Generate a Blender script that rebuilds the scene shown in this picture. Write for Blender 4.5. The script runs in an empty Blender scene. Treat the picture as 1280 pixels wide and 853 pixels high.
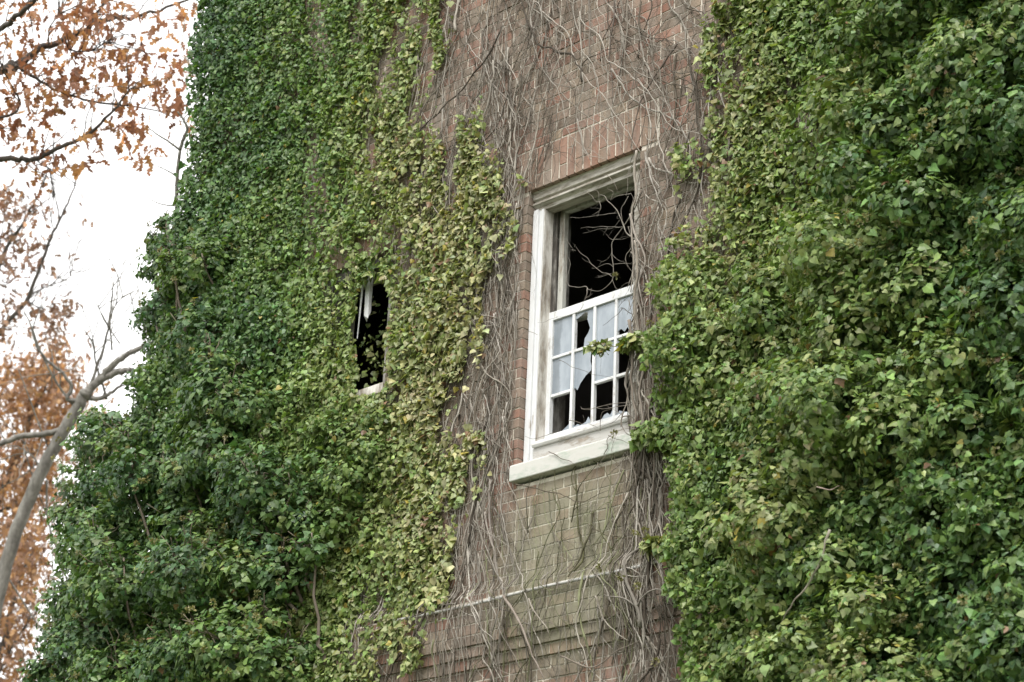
import bpy, math, random
import numpy as np
rng = np.random.default_rng(7)
random.seed(7)
scene = bpy.context.scene
COL = scene.collection

# ------------------------------------------------------------------ camera calibration (70 mm lens, wall plane y = 0)
W, H, F = 1280.0, 853.0, 2480.0
CX, CY = 640.0, 426.5
Zc = np.array([250, -5500, 2480.0]); Zc /= np.linalg.norm(Zc)
Lc = np.array([-2920, 984, 2480.0]); Lc -= Zc * Lc.dot(Zc); Lc /= np.linalg.norm(Lc)
Xc = -Lc; Yc = np.cross(Zc, Xc)
M = np.stack([Xc, Yc, Zc])
CAM = np.array([7.68398, -8.21638, 1.6])

def ray(px, py):
    px = np.asarray(px, float); py = np.asarray(py, float)
    d = np.stack([px - CX, py - CY, np.full_like(px, F)], -1)
    d /= np.linalg.norm(d, axis=-1, keepdims=True)
    return d @ M.T
def wall(px, py, y=0.0):
    d = ray(px, py); t = (np.asarray(y) - CAM[1]) / d[..., 1]
    return CAM + d * t[..., None]
def at(px, py, dist):
    return CAM + ray(px, py) * np.asarray(dist, float)[..., None]
def project(p):
    c = (np.asarray(p) - CAM) @ M
    return CX + F * c[..., 0] / c[..., 2], CY + F * c[..., 1] / c[..., 2]
def inpoly(px, py, poly):
    px = np.asarray(px); py = np.asarray(py); r = np.zeros(px.shape, bool)
    n = len(poly)
    for i in range(n):
        x0, y0 = poly[i]; x1, y1 = poly[(i + 1) % n]
        if y0 == y1: continue
        c = ((y0 > py) != (y1 > py)) & (px < (x1 - x0) * (py - y0) / (y1 - y0) + x0)
        r ^= c
    return r
def edge_dist(px, py, poly):
    d = np.full(np.shape(px), 1e9)
    for i in range(len(poly)):
        a = np.array(poly[i], float); b = np.array(poly[(i + 1) % len(poly)], float); ab = b - a
        t = np.clip(((px - a[0]) * ab[0] + (py - a[1]) * ab[1]) / max(ab.dot(ab), 1e-9), 0, 1)
        d = np.minimum(d, np.hypot(px - a[0] - t * ab[0], py - a[1] - t * ab[1]))
    return d

# ------------------------------------------------------------------ noise
_lat = np.random.default_rng(3).random((64, 64, 64)).astype(np.float32)
def noise3(p, s, off=0.0):
    q = np.asarray(p) / s + 17.3 + off
    i = np.floor(q).astype(int); f = q - i; f = f * f * (3 - 2 * f)
    r = 0
    for a in (0, 1):
        for b in (0, 1):
            for c in (0, 1):
                w = (f[..., 0] if a else 1 - f[..., 0]) * (f[..., 1] if b else 1 - f[..., 1]) * (f[..., 2] if c else 1 - f[..., 2])
                r = r + w * _lat[(i[..., 0] + a) % 64, (i[..., 1] + b) % 64, (i[..., 2] + c) % 64]
    return r
def fbm(p, s, off=0.0):
    return (noise3(p, s, off) + .5 * noise3(p, s / 2.1, off + 5) + .25 * noise3(p, s / 4.3, off + 9)) / 1.75

# ------------------------------------------------------------------ object helpers
def link(o, parent=None):
    COL.objects.link(o)
    if parent is not None: o.parent = parent
    return o
def tag(o, label=None, cat=None, group=None, kind=None):
    if label: o['label'] = label
    if cat: o['category'] = cat
    if group: o['group'] = group
    if kind: o['kind'] = kind
    return o
def empty(name, loc, label, cat, group=None):
    o = bpy.data.objects.new(name, None); o.location = loc; o.empty_display_size = .2
    link(o); tag(o, label, cat, group)
    return o
def raw_mesh(name, V, loops, sizes, mats, parent=None, col=None, mat_idx=None, smooth=False):
    """mesh from arrays; parent is an Empty/mesh: vertices are given in world space."""
    V = np.asarray(V, np.float32)
    if parent is not None:
        off = np.zeros(3); q = parent
        while q is not None:
            off = off + np.array(q.location); q = q.parent
        V = V - off.astype(np.float32)
    me = bpy.data.meshes.new(name)
    me.vertices.add(len(V)); me.vertices.foreach_set('co', V.ravel())
    loops = np.asarray(loops, np.int32); sizes = np.asarray(sizes, np.int32)
    me.loops.add(len(loops)); me.loops.foreach_set('vertex_index', loops)
    me.polygons.add(len(sizes))
    st = np.concatenate([[0], np.cumsum(sizes)[:-1]]).astype(np.int32)
    me.polygons.foreach_set('loop_start', st)
    if mat_idx is not None: me.polygons.foreach_set('material_index', np.asarray(mat_idx, np.int32))
    me.polygons.foreach_set('use_smooth', np.full(len(sizes), smooth))
    me.update(calc_edges=True)
    if col is not None:
        a = me.color_attributes.new('tint', 'FLOAT_COLOR', 'POINT')
        c = np.ones((len(V), 4), np.float32); c[:, :3] = col
        a.data.foreach_set('color', c.ravel())
    for m in (mats if isinstance(mats, (list, tuple)) else [mats]): me.materials.append(m)
    me.validate()
    return link(bpy.data.objects.new(name, me), parent)

class MB:
    """collects closed boxes / prisms / tubes"""
    def __init__(s): s.v = []; s.l = []; s.n = []; s.m = []; s.c = []; s.k = 0
    def add(s, V, faces, mi=0, col=None):
        V = np.asarray(V, float)
        s.v.append(V)
        for f in faces: s.l.extend([i + s.k for i in f]); s.n.append(len(f)); s.m.append(mi)
        s.c.append(np.tile(np.asarray(col if col is not None else (1, 1, 1), float), (len(V), 1)))
        s.k += len(V)
    def box(s, x0, x1, y0, y1, z0, z1, mi=0, col=None, jit=0.0, r=None):
        V = np.array([[x0, y0, z0], [x1, y0, z0], [x1, y1, z0], [x0, y1, z0], [x0, y0, z1], [x1, y0, z1], [x1, y1, z1], [x0, y1, z1]], float)
        if jit: V += (r or rng).uniform(-jit, jit, V.shape)
        s.add(V, [(0, 3, 2, 1), (4, 5, 6, 7), (0, 1, 5, 4), (1, 2, 6, 5), (2, 3, 7, 6), (3, 0, 4, 7)], mi, col)
    def prism_x(s, prof, x0, x1, mi=0):
        """profile of (y, z) swept along x"""
        n = len(prof)
        V = [(x0, a, b) for a, b in prof] + [(x1, a, b) for a, b in prof]
        f = [tuple(range(n)), tuple(range(2 * n - 1, n - 1, -1))] + [(i, i + n, (i + 1) % n + n, (i + 1) % n) for i in range(n)]
        s.add(V, f, mi)
    def prism_y(s, poly, y0, y1, mi=0):
        """polygon of (x, z) given thickness along y"""
        n = len(poly)
        V = [(a, y0, b) for a, b in poly] + [(a, y1, b) for a, b in poly]
        f = [tuple(range(n)), tuple(range(2 * n - 1, n - 1, -1))] + [(i, i + n, (i + 1) % n + n, (i + 1) % n) for i in range(n)]
        s.add(V, f, mi)
    def tube(s, P, R, sides=6, mi=0, col=None):
        V, l, n = tube_arrays(np.asarray(P, float), np.asarray(R, float), sides)
        s.v.append(V); s.l.extend((l + s.k).tolist()); s.n.extend(n.tolist()); s.m.extend([mi] * len(n))
        s.c.append(np.tile(np.asarray(col if col is not None else (1, 1, 1), float), (len(V), 1))); s.k += len(V)
    def build(s, name, mats, parent=None, bevel=0.0, smooth=False, col=False):
        o = raw_mesh(name, np.concatenate(s.v), s.l, s.n, mats, parent, np.concatenate(s.c) if col else None, s.m, smooth)
        if bevel:
            import bmesh
            bm = bmesh.new(); bm.from_mesh(o.data); bmesh.ops.recalc_face_normals(bm, faces=bm.faces); bm.to_mesh(o.data); bm.free()
            b = o.modifiers.new('bevel', 'BEVEL'); b.width = bevel; b.segments = 2; b.limit_method = 'ANGLE'
        return o

def tube_arrays(P, R, sides=5):
    k = len(P)
    T = np.gradient(P, axis=0); T /= np.linalg.norm(T, axis=1, keepdims=True) + 1e-12
    a = np.array([.31, .93, .17]); a /= np.linalg.norm(a)
    mean = T.mean(0)
    if abs(mean.dot(a)) > .85 * np.linalg.norm(mean): a = np.array([.9, -.1, .4]); a /= np.linalg.norm(a)
    U = np.cross(T, a); U /= np.linalg.norm(U, axis=1, keepdims=True) + 1e-12
    Vv = np.cross(T, U)
    th = np.arange(sides) * 2 * math.pi / sides
    ring = P[:, None, :] + R[:, None, None] * (np.cos(th)[None, :, None] * U[:, None, :] + np.sin(th)[None, :, None] * Vv[:, None, :])
    V = ring.reshape(-1, 3)
    i = np.arange(k - 1)[:, None] * sides; j = np.arange(sides)[None, :]; jn = (j + 1) % sides
    q = np.stack([i + j, i + jn, i + sides + jn, i + sides + j], -1).reshape(-1)
    caps = np.concatenate([np.arange(sides)[::-1], (k - 1) * sides + np.arange(sides)])
    return V, np.concatenate([q, caps]).astype(np.int64), np.concatenate([np.full((k - 1) * sides, 4), [sides, sides]]).astype(np.int64)

def tubes_obj(name, items, mat, parent, sides=5):
    """items: list of (P, R, colour)"""
    vs, ls, ns, cs = [], [], [], []; k = 0
    for P, R, c in items:
        V, l, n = tube_arrays(np.asarray(P, float), np.asarray(R, float), sides)
        vs.append(V); ls.append(l + k); ns.append(n); cs.append(np.tile(c, (len(V), 1))); k += len(V)
    return raw_mesh(name, np.concatenate(vs), np.concatenate(ls), np.concatenate(ns), mat, parent, np.concatenate(cs), None, True)

# ------------------------------------------------------------------ materials
def new_mat(name):
    m = bpy.data.materials.new(name); m.use_nodes = True
    nt = m.node_tree; b = nt.nodes['Principled BSDF']
    return m, nt, b
def N(nt, t, **kw):
    n = nt.nodes.new(t)
    for k, v in kw.items():
        if k in n.inputs: n.inputs[k].default_value = v
        else: setattr(n, k, v)
    return n
def ramp(nt, fac, stops):
    r = nt.nodes.new('ShaderNodeValToRGB'); e = r.color_ramp.elements
    while len(e) < len(stops): e.new(.5)
    for q, (p, c) in zip(e, stops): q.position = p; q.color = (*c, 1) if len(c) == 3 else c
    nt.links.new(fac, r.inputs[0]); return r.outputs[0]
def mixc(nt, fac, a, b, mode='MIX'):
    n = nt.nodes.new('ShaderNodeMix'); n.data_type = 'RGBA'; n.blend_type = mode
    for s, v in ((n.inputs[0], fac), (n.inputs[6], a), (n.inputs[7], b)):
        if hasattr(v, 'default_value') or hasattr(v, 'links'): nt.links.new(v, s)
        elif isinstance(v, (int, float)): s.default_value = v
        else: s.default_value = (*v, 1)
    return n.outputs[2]
def tex_noise(nt, scale, detail=4, rough=.6, vec=None, dist=0.0):
    n = N(nt, 'ShaderNodeTexNoise'); n.inputs['Scale'].default_value = scale; n.inputs['Detail'].default_value = detail
    n.inputs['Roughness'].default_value = rough; n.inputs['Distortion'].default_value = dist
    if vec is not None: nt.links.new(vec, n.inputs['Vector'])
    return n.outputs['Fac']
def pos(nt, scale=(1, 1, 1)):
    g = N(nt, 'ShaderNodeNewGeometry'); m = N(nt, 'ShaderNodeMapping'); m.inputs['Scale'].default_value = scale
    nt.links.new(g.outputs['Position'], m.inputs['Vector']); return m.outputs[0]
def bump(nt, b, h, strength=.4, dist=.01):
    n = N(nt, 'ShaderNodeBump'); n.inputs['Strength'].default_value = strength; n.inputs['Distance'].default_value = dist
    nt.links.new(h, n.inputs['Height']); nt.links.new(n.outputs[0], b.inputs['Normal'])

def leaf_mat(name, under=(.16, .2, .09), rough=.42, trans=.22, spec=.5, glow=(1.5, 1.6, .7)):
    m, nt, b = new_mat(name)
    a = N(nt, 'ShaderNodeAttribute', attribute_name='tint')
    g = N(nt, 'ShaderNodeNewGeometry')
    n = tex_noise(nt, 40, 2, .5, pos(nt))
    base = mixc(nt, 1.0, a.outputs['Color'], ramp(nt, n, [(.3, (.78, .78, .78)), (.7, (1.15, 1.15, 1.1))]), 'MULTIPLY')
    und = mixc(nt, .35, base, under)
    c = mixc(nt, g.outputs['Backfacing'], base, und)
    nt.links.new(c, b.inputs['Base Color'])
    b.inputs['Roughness'].default_value = rough; b.inputs['Specular IOR Level'].default_value = spec
    t = N(nt, 'ShaderNodeBsdfTranslucent')
    tc = mixc(nt, 1.0, base, glow, 'MULTIPLY'); nt.links.new(tc, t.inputs['Color'])
    mx = N(nt, 'ShaderNodeMixShader'); mx.inputs[0].default_value = trans
    nt.links.new(b.outputs[0], mx.inputs[1]); nt.links.new(t.outputs[0], mx.inputs[2])
    nt.links.new(mx.outputs[0], nt.nodes['Material Output'].inputs[0])
    return m

def stem_mat(name):
    m, nt, b = new_mat(name)
    a = N(nt, 'ShaderNodeAttribute', attribute_name='tint')
    n = tex_noise(nt, 30, 4, .65, pos(nt, (1, 1, .35)))
    c = mixc(nt, 1.0, a.outputs['Color'], ramp(nt, n, [(.3, (.6, .57, .54)), (.7, (1.2, 1.2, 1.2))]), 'MULTIPLY')
    nt.links.new(c, b.inputs['Base Color']); b.inputs['Roughness'].default_value = .9; b.inputs['Specular IOR Level'].default_value = .15
    bump(nt, b, tex_noise(nt, 140, 3, .6, pos(nt)), .5, .003)
    return m

def brick_mat():
    m, nt, b = new_mat('brick')
    a = N(nt, 'ShaderNodeAttribute', attribute_name='tint')
    fine = tex_noise(nt, 60, 5, .7, pos(nt)); big = tex_noise(nt, 1.3, 5, .65, pos(nt)); mid = tex_noise(nt, 7, 5, .65, pos(nt))
    c = mixc(nt, 1.0, a.outputs['Color'], ramp(nt, fine, [(.25, (.7, .68, .66)), (.75, (1.25, 1.25, 1.25))]), 'MULTIPLY')
    # grey weathering film, drawn down the wall in streaks
    streak = tex_noise(nt, 3.0, 6, .7, pos(nt, (3.2, 3.2, .55)))
    c = mixc(nt, ramp(nt, streak, [(.36, (0, 0, 0)), (.64, (.7, .7, .7))]), c, (.25, .22, .188))
    # algae below the sill and on the ledge
    alg = algae(nt)
    c = mixc(nt, alg, c, (.245, .24, .17))
    c = mixc(nt, ramp(nt, mid, [(.56, (0, 0, 0)), (.72, (.6, .6, .6))]), c, (.16, .125, .1))
    nt.links.new(c, b.inputs['Base Color']); b.inputs['Roughness'].default_value = .92; b.inputs['Specular IOR Level'].default_value = .2
    bump(nt, b, tex_noise(nt, 85, 5, .7, pos(nt)), .7, .006)
    return m
def algae(nt):
    g = N(nt, 'ShaderNodeNewGeometry'); s = N(nt, 'ShaderNodeSeparateXYZ'); nt.links.new(g.outputs['Position'], s.inputs[0])
    def mth(op, a, b_=None, clamp=False):
        n = N(nt, 'ShaderNodeMath', operation=op, use_clamp=clamp)
        for i, v in enumerate((a, b_)):
            if v is None: continue
            if isinstance(v, (int, float)): n.inputs[i].default_value = v
            else: nt.links.new(v, n.inputs[i])
        return n.outputs[0]
    dx = mth('DIVIDE', mth('SUBTRACT', s.outputs[0], .42), .62)
    dz = mth('DIVIDE', mth('SUBTRACT', s.outputs[2], 5.15), .72)
    d = mth('ADD', mth('MULTIPLY', dx, dx), mth('MULTIPLY', dz, dz))
    e = mth('SUBTRACT', 1.25, d, True)
    n = tex_noise(nt, 4, 5, .7, pos(nt))
    return mth('MULTIPLY', mth('MULTIPLY', e, mth('ADD', n, .25)), .95, True)
def mortar_mat():
    m, nt, b = new_mat('mortar')
    n = tex_noise(nt, 9, 5, .7, pos(nt)); f = tex_noise(nt, 120, 3, .6, pos(nt))
    c = ramp(nt, n, [(.3, (.36, .325, .275)), (.5, (.62, .565, .48)), (.7, (.72, .66, .565))])
    c = mixc(nt, algae(nt), c, (.46, .45, .35))
    c = mixc(nt, 1.0, c, ramp(nt, f, [(.3, (.8, .8, .8)), (.7, (1.1, 1.1, 1.1))]), 'MULTIPLY')
    nt.links.new(c, b.inputs['Base Color']); b.inputs['Roughness'].default_value = .95
    bump(nt, b, f, .6, .004)
    return m
def paint_mat(name, white=(.62, .63, .64), wood=(.27, .235, .195), lo=.5, hi=.62, sc=(14, 14, 3.5), dirt=.35):
    m, nt, b = new_mat(name)
    n = tex_noise(nt, 1.0, 8, .72, pos(nt, sc)); g = tex_noise(nt, 1.0, 6, .7, pos(nt, tuple(s * 3.5 for s in sc)))
    peel = ramp(nt, n, [(lo, (0, 0, 0)), (hi, (1, 1, 1))])
    w = mixc(nt, 1.0, wood, ramp(nt, g, [(.3, (.6, .6, .6)), (.7, (1.35, 1.33, 1.3))]), 'MULTIPLY')
    wh = mixc(nt, ramp(nt, g, [(.45, (0, 0, 0)), (.75, (dirt, dirt, dirt))]), white, (.42, .39, .34))
    nt.links.new(mixc(nt, peel, wh, w), b.inputs['Base Color']); b.inputs['Roughness'].default_value = .6; b.inputs['Specular IOR Level'].default_value = .3
    bump(nt, b, n, .35, .004)
    return m
def plain_mat(name, col, rough=.8, var=.25, sc=6):
    m, nt, b = new_mat(name)
    n = tex_noise(nt, sc, 5, .65, pos(nt))
    nt.links.new(mixc(nt, 1.0, col, ramp(nt, n, [(.3, (1 - var,) * 3), (.7, (1 + var,) * 3)]), 'MULTIPLY'), b.inputs['Base Color'])
    b.inputs['Roughness'].default_value = rough
    bump(nt, b, n, .3, .01)
    return m
def glass_mat():
    m, nt, b = new_mat('dirty_glass')
    n = tex_noise(nt, 5, 5, .6, pos(nt, (1, 1, .4)))
    nt.links.new(ramp(nt, n, [(.32, (.19, .225, .26)), (.68, (.42, .465, .515))]), b.inputs['Base Color'])
    b.inputs['Roughness'].default_value = .08; b.inputs['Specular IOR Level'].default_value = .6
    t = N(nt, 'ShaderNodeBsdfTransparent'); mx = N(nt, 'ShaderNodeMixShader')
    # the film of grime stops short of the left rebate: clear glass there
    g = N(nt, 'ShaderNodeNewGeometry'); s = N(nt, 'ShaderNodeSeparateXYZ'); nt.links.new(g.outputs['Position'], s.inputs[0])
    ad = N(nt, 'ShaderNodeMath', operation='ADD'); nt.links.new(s.outputs[0], ad.inputs[0])
    w = N(nt, 'ShaderNodeMath', operation='MULTIPLY'); nt.links.new(tex_noise(nt, 14, 3, .6, pos(nt)), w.inputs[0]); w.inputs[1].default_value = .05
    nt.links.new(w.outputs[0], ad.inputs[1])
    f = ramp(nt, ad.outputs[0], [(.195, (.45, .45, .45)), (.21, (.1, .1, .1))])
    nt.links.new(f, mx.inputs[0]); nt.links.new(b.outputs[0], mx.inputs[1]); nt.links.new(t.outputs[0], mx.inputs[2])
    nt.links.new(mx.outputs[0], nt.nodes['Material Output'].inputs[0])
    return m
def bark_mat(name, c0, c1, sc=5):
    m, nt, b = new_mat(name)
    n = tex_noise(nt, sc, 6, .7, pos(nt, (1, 1, .4)))
    nt.links.new(ramp(nt, n, [(.35, c0), (.65, c1)]), b.inputs['Base Color']); b.inputs['Roughness'].default_value = .95
    bump(nt, b, tex_noise(nt, sc * 6, 5, .7, pos(nt, (1, 1, .3))), .7, .02)
    return m

M_IVY = leaf_mat('ivy_leaf', rough=.45, spec=.42)
M_STEM = stem_mat('vine_stem')
M_BRICK = brick_mat(); M_MORTAR = mortar_mat()
M_WHITE = paint_mat('white_paint', lo=.6, hi=.7, dirt=.3)
M_SASH = paint_mat('sash_paint', white=(.66, .675, .685), lo=.57, hi=.7, dirt=.4, sc=(16, 16, 6))
M_WORN = paint_mat('worn_paint', white=(.6, .58, .54), lo=.42, hi=.6)
M_BARE = paint_mat('bare_wood', white=(.47, .45, .40), wood=(.25, .225, .185), lo=.42, hi=.58, sc=(5, 26, 26))
M_DARKWOOD = paint_mat('track_wood', white=(.3, .29, .27), wood=(.1, .09, .08), lo=.4, hi=.55)
M_STONE = paint_mat('sill_stone', white=(.49, .485, .455), wood=(.26, .34, .27), lo=.5, hi=.72, sc=(5, 9, 12))
M_GLASS = glass_mat()
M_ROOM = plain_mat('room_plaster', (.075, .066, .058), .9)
M_PIPE = paint_mat('conduit_paint', white=(.44, .435, .42), wood=(.24, .22, .19), lo=.5, hi=.62, sc=(12, 12, 12))

# ------------------------------------------------------------------ ground
g = MB(); S = 3000.0
g.add([(-S, -S, 0), (S, -S, 0), (S, S, 0), (-S, S, 0)], [(0, 1, 2, 3)])
tag(g.build('ground', plain_mat('grass_ground', (.07, .085, .035), .95, .5, .6)), kind='structure')

# ------------------------------------------------------------------ building
XL, XR, ZT, CO = -3.50, 6.6, 13.4, .067
WIN = (-.005, .917, 5.72, 7.735)           # main window opening (x0, x1, z0, z1)
WLF = (-1.98, -1.232, 6.69, 7.72)           # broken window in the ivy
building = empty('brick_building', (0, 0, 0), 'old brick building overgrown with ivy and bare vines, white sash window broken', 'building')

def brick_col(r):
    t = r.random()
    if t < .42: c = np.array([.248, .18, .138])
    elif t < .66: c = np.array([.272, .145, .105])
    elif t < .86: c = np.array([.20, .155, .12])
    else: c = np.array([.27, .21, .155])
    return c * r.uniform(.8, 1.2)

def build_wall():
    w = MB(); r = np.random.default_rng(11)
    holes = [WIN, WLF]
    # mortar body in slabs round the two openings
    e = .007; y0, y1 = .0045, .36
    def slab(x0, x1, z0, z1): w.box(x0, x1, y0, y1, z0, z1, 1)
    a, b = WLF, WIN
    slab(XL, a[0] - e, 0, ZT); slab(a[1] + e, b[0] - e, 0, ZT); slab(b[1] + e, XR, 0, ZT)
    slab(a[0] - e, a[1] + e, 0, a[2] - e); slab(a[0] - e, a[1] + e, a[3] + e, ZT)
    slab(b[0] - e, b[1] + e, 0, b[2] - e); slab(b[0] - e, b[1] + e, b[3] + e, ZT)
    arch = [(WIN[0] - .14, WIN[1] + .14, WIN[3], WIN[3] + .296), (WLF[0] - .1, WLF[1] + .1, WLF[3], WLF[3] + .311)]
    for k in range(int(ZT / CO)):
        z0 = k * CO; z1 = z0 + .0575
        proud = 0
        if 4.755 < z0 + .03 < 5.02: proud = .055
        elif 4.69 < z0 + .03 <= 4.755: proud = .037
        elif 4.62 < z0 + .03 <= 4.69: proud = .018
        x = XL - (0 if k % 2 else .107) * (1 if k % 3 else .5); s = k
        while x < XR:
            L = .203 if (s % 2 == 0) else .095
            if r.random() < .12: L = .095
            s += 1
            x0, x1 = max(x, XL), min(x + L, XR); x += L + .0105
            if x1 - x0 < .03: continue
            segs = [(x0, x1)]
            for h in holes + arch:
                if z1 > h[2] + .002 and z0 < h[3] - .002:
                    ns = []
                    for (p, q) in segs:
                        if q <= h[0] or p >= h[1]: ns.append((p, q)); continue
                        if p < h[0]: ns.append((p, h[0]))
                        if q > h[1]: ns.append((h[1], q))
                    segs = ns
            for (p, q) in segs:
                if q - p < .015: continue
                c = brick_col(r); f = -proud + r.uniform(-.0012, .0012) - (.006 if r.random() < .02 else 0)
                w.box(p, q, f, .1, z0 + r.uniform(-.0012, .0012), z1 + r.uniform(-.0012, .0012), 0, c, .0014, r)
        if proud:   # mortar backing of the projecting courses
            w.box(XL + .003, XR - .003, -proud + .0055, .02, z0 + .004, z0 + .0702, 1)
    for h in arch:   # flat arches of upright bricks
        x = h[0]
        while x < h[1] - .02:
            q = min(x + .0565, h[1]); lean = 0
            zs = [h[2], h[2] + .268]
            split = h[2] + (.095 if r.random() < .5 else .20)
            for (za, zb) in ((h[2] - .004, split - .005), (split + .005, h[3] - .006)):
                w.box(x, q, r.uniform(-.0012, .0012), .1, za, zb, 0, (brick_col(r) * .6 + np.array([.12, .07, .05])) * r.uniform(.9, 1.15), .0015, r)
            x += .0665
    return w.build('wall', [M_BRICK, M_MORTAR], building, col=True)
wall_ob = build_wall()
sd = MB()   # the other sides and the roof slab
sd.box(XL, XL + .36, .364, 8, 0, ZT); sd.box(XR - .36, XR, .364, 8, 0, ZT); sd.box(XL, XR, 8.004, 8.36, 0, ZT)
sd.build('side_wall', plain_mat('side_brick', (.24, .16, .125), .9, .3, 4), building)
rf = MB(); rf.box(XL - .15, XR + .15, -.15, 8.5, ZT + .004, ZT + .25); rf.build('roof', plain_mat('roof_felt', (.1, .1, .1)), building)

# main window ---------------------------------------------------------------
x0, x1, zb, zt = WIN
fr = MB()
fr.box(x0 + .002, x0 + .082, .062, .15, 5.83, 7.60)
fr.box(x0 + .004, x0 + .046, .046, .08, 5.83, 7.605)                 # outer bead
fr.box(x0 + .066, x0 + .0835, .056, .09, 5.832, 7.602)
window = fr.build('window', M_WHITE, building, .003)
fr = MB(); fr.box(x0 + .0836, x0 + .0885, .064, .148, 5.834, 7.598); fr.build('jamb', M_WORN, window, .001)['label'] = 'tan worn inner face of the frame'
fr = MB(); fr.box(x1 - .082, x1 - .002, .05, .15, 5.83, 7.60); fr.build('casing', M_BARE, window, .003)['label'] = 'brown weathered right hand casing'
hd = MB()
hd.prism_x([(.15, 7.733), (.034, 7.733), (.034, 7.729), (.042, 7.722), (.040, 7.676), (.060, 7.670), (.060, 7.660), (.038, 7.652), (.038, 7.638), (.070, 7.626), (.070, 7.601), (.15, 7.601)], x0 + .002, x1 - .002)
hd.box(x0 + .08, x1 - .08, .155, .30, 7.655, 7.70)
hd.build('head_moulding', M_BARE, window, .002)
tr = MB()
for s, xa in ((1, x0 + .076), (-1, x1 - .076)):
    def bx(a, b, ya, yb): tr.box(min(xa + s * a, xa + s * b), max(xa + s * a, xa + s * b), ya, yb, 5.85, 7.66)
    bx(-.02, .004, .153, .33)
    bx(.004, .017, .178, .192)
tr.build('sash_track', M_DARKWOOD, window, .0015)
us = MB()      # upper sash, its glass and bars gone
us.box(x0 + .098, x0 + .140, .20, .238, 6.80, 7.615); us.box(x1 - .140, x1 - .098, .20, .238, 6.80, 7.615)
us.box(x0 + .098, x1 - .098, .202, .236, 7.617, 7.65); us.box(x0 + .098, x1 - .098, .202, .236, 6.815, 6.85)
us.build('upper_sash', paint_mat('old_sash', white=(.5, .5, .46), lo=.48, hi=.62), window, .002)
# lower sash, white, four panes by three
YS = .14; SX0, SX1 = .078, .835; SZ0, SZ1 = 6.005, 6.892
sash = MB()
gx0, gx1, gz0, gz1 = SX0 + .037, SX1 - .037, 6.062, 6.832
sash.box(SX0, gx0, YS, YS + .036, SZ0, SZ1); sash.box(gx1, SX1, YS, YS + .036, SZ0, SZ1)
sash.box(gx0, gx1, YS + .001, YS + .035, gz1, SZ1 - .001); sash.box(gx0, gx1, YS + .001, YS + .035, SZ0 + .001, gz0)
cw = (gx1 - gx0) / 4; rh = (gz1 - gz0) / 3; mw = .010
for i in (1, 2, 3): sash.box(gx0 + i * cw - mw, gx0 + i * cw + mw, YS + .003, YS + .032, gz0, gz1)
for i in range(4):
    a, b = gx0 + i * cw + (mw if i else 0), gx0 + (i + 1) * cw - (mw if i < 3 else 0)
    sash.box(a, b, YS + .006, YS + .03, gz0 + 2 * rh - .009, gz0 + 2 * rh + .009)
    if i != 1: sash.box(a, b, YS + .006, YS + .03, gz0 + rh - .009, gz0 + rh + .009)
sash_ob = sash.build('sash', M_SASH, window, .0022)
# glass: whole panes and broken shards, as polygons (u, v) of each pane
YG = YS + .016
gl = MB()
def pane(c, r, polys):
    a = gx0 + c * cw; z = gz1 - (r + 1) * rh
    for p in polys:
        gl = MB(); gl.prism_y([(a + u * cw, z + v * rh) for u, v in p], YG, YG + .003); gl.build('pane', M_GLASS, window)
full = [[(.01, .01), (.99, .01), (.99, .99), (.01, .99)]]
pane(0, 0, full); pane(2, 0, full)
pane(1, 0, [[(.01, .83), (.30, .9), (.5, .97), (.62, .93), (.6, .76), (.74, .5), (.66, .38), (.5, .26), (.46, .01), (.99, .01), (.99, .99), (.01, .99)]])
pane(3, 0, [[(.01, .16), (.2, .2), (.36, .1), (.5, .2), (.62, .01), (.99, .01), (.99, .99), (.01, .99)]])
pane(0, 1, full); pane(2, 1, full)
pane(1, 1, [[(.01, .01), (.14, .04), (.22, -.04), (.36, .12), (.6, .28), (.84, .37), (.86, .48), (.8, .62), (.82, .84), (.88, .99), (.01, .99)]])
pane(3, 1, [[(.01, .62), (.25, .7), (.5, .58), (.8, .75), (.99, .7), (.99, .99), (.01, .99)]])
pane(1, 2, [[(.01, .01), (.96, .01), (.9, .05), (.78, .20), (.66, .08), (.42, .04), (.28, .09), (.14, .05), (.01, .16)]])
pane(2, 2, [[(.3, .01), (.98, .01), (.94, .05), (.86, .17), (.78, .07), (.66, .15), (.5, .12), (.42, .05)]])
pane(0, 2, [[(.5, .01), (.98, .01), (.98, .2), (.8, .12), (.64, .06)]])
pane(3, 2, [[(.01, .01), (.7, .01), (.4, .06), (.2, .12)]])
sl = MB()
sl.prism_x([(.34, 6.004), (.135, 6.004), (.028, 5.985), (.022, 5.962), (.03, 5.948), (.34, 5.952)], x0 + .088, x1 - .085)
sl.build('wooden_sill', paint_mat('sill_paint', white=(.55, .55, .54), lo=.55, hi=.66, sc=(4, 14, 14)), window, .003)
ap = MB(); ap.box(x0 + .085, x1 - .085, .045, .34, 5.835, 5.947); ap.build('apron', paint_mat('apron_paint', white=(.44, .43, .41), lo=.5, hi=.62, sc=(4, 14, 14)), window, .002)
ss = MB(); ss.prism_x([(.30, 5.732), (-.05, 5.728), (-.05, 5.826), (-.04, 5.836), (.30, 5.85)], x0 - .018, x1 + .02)
ss.build('sill', M_STONE, window, .006)

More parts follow.
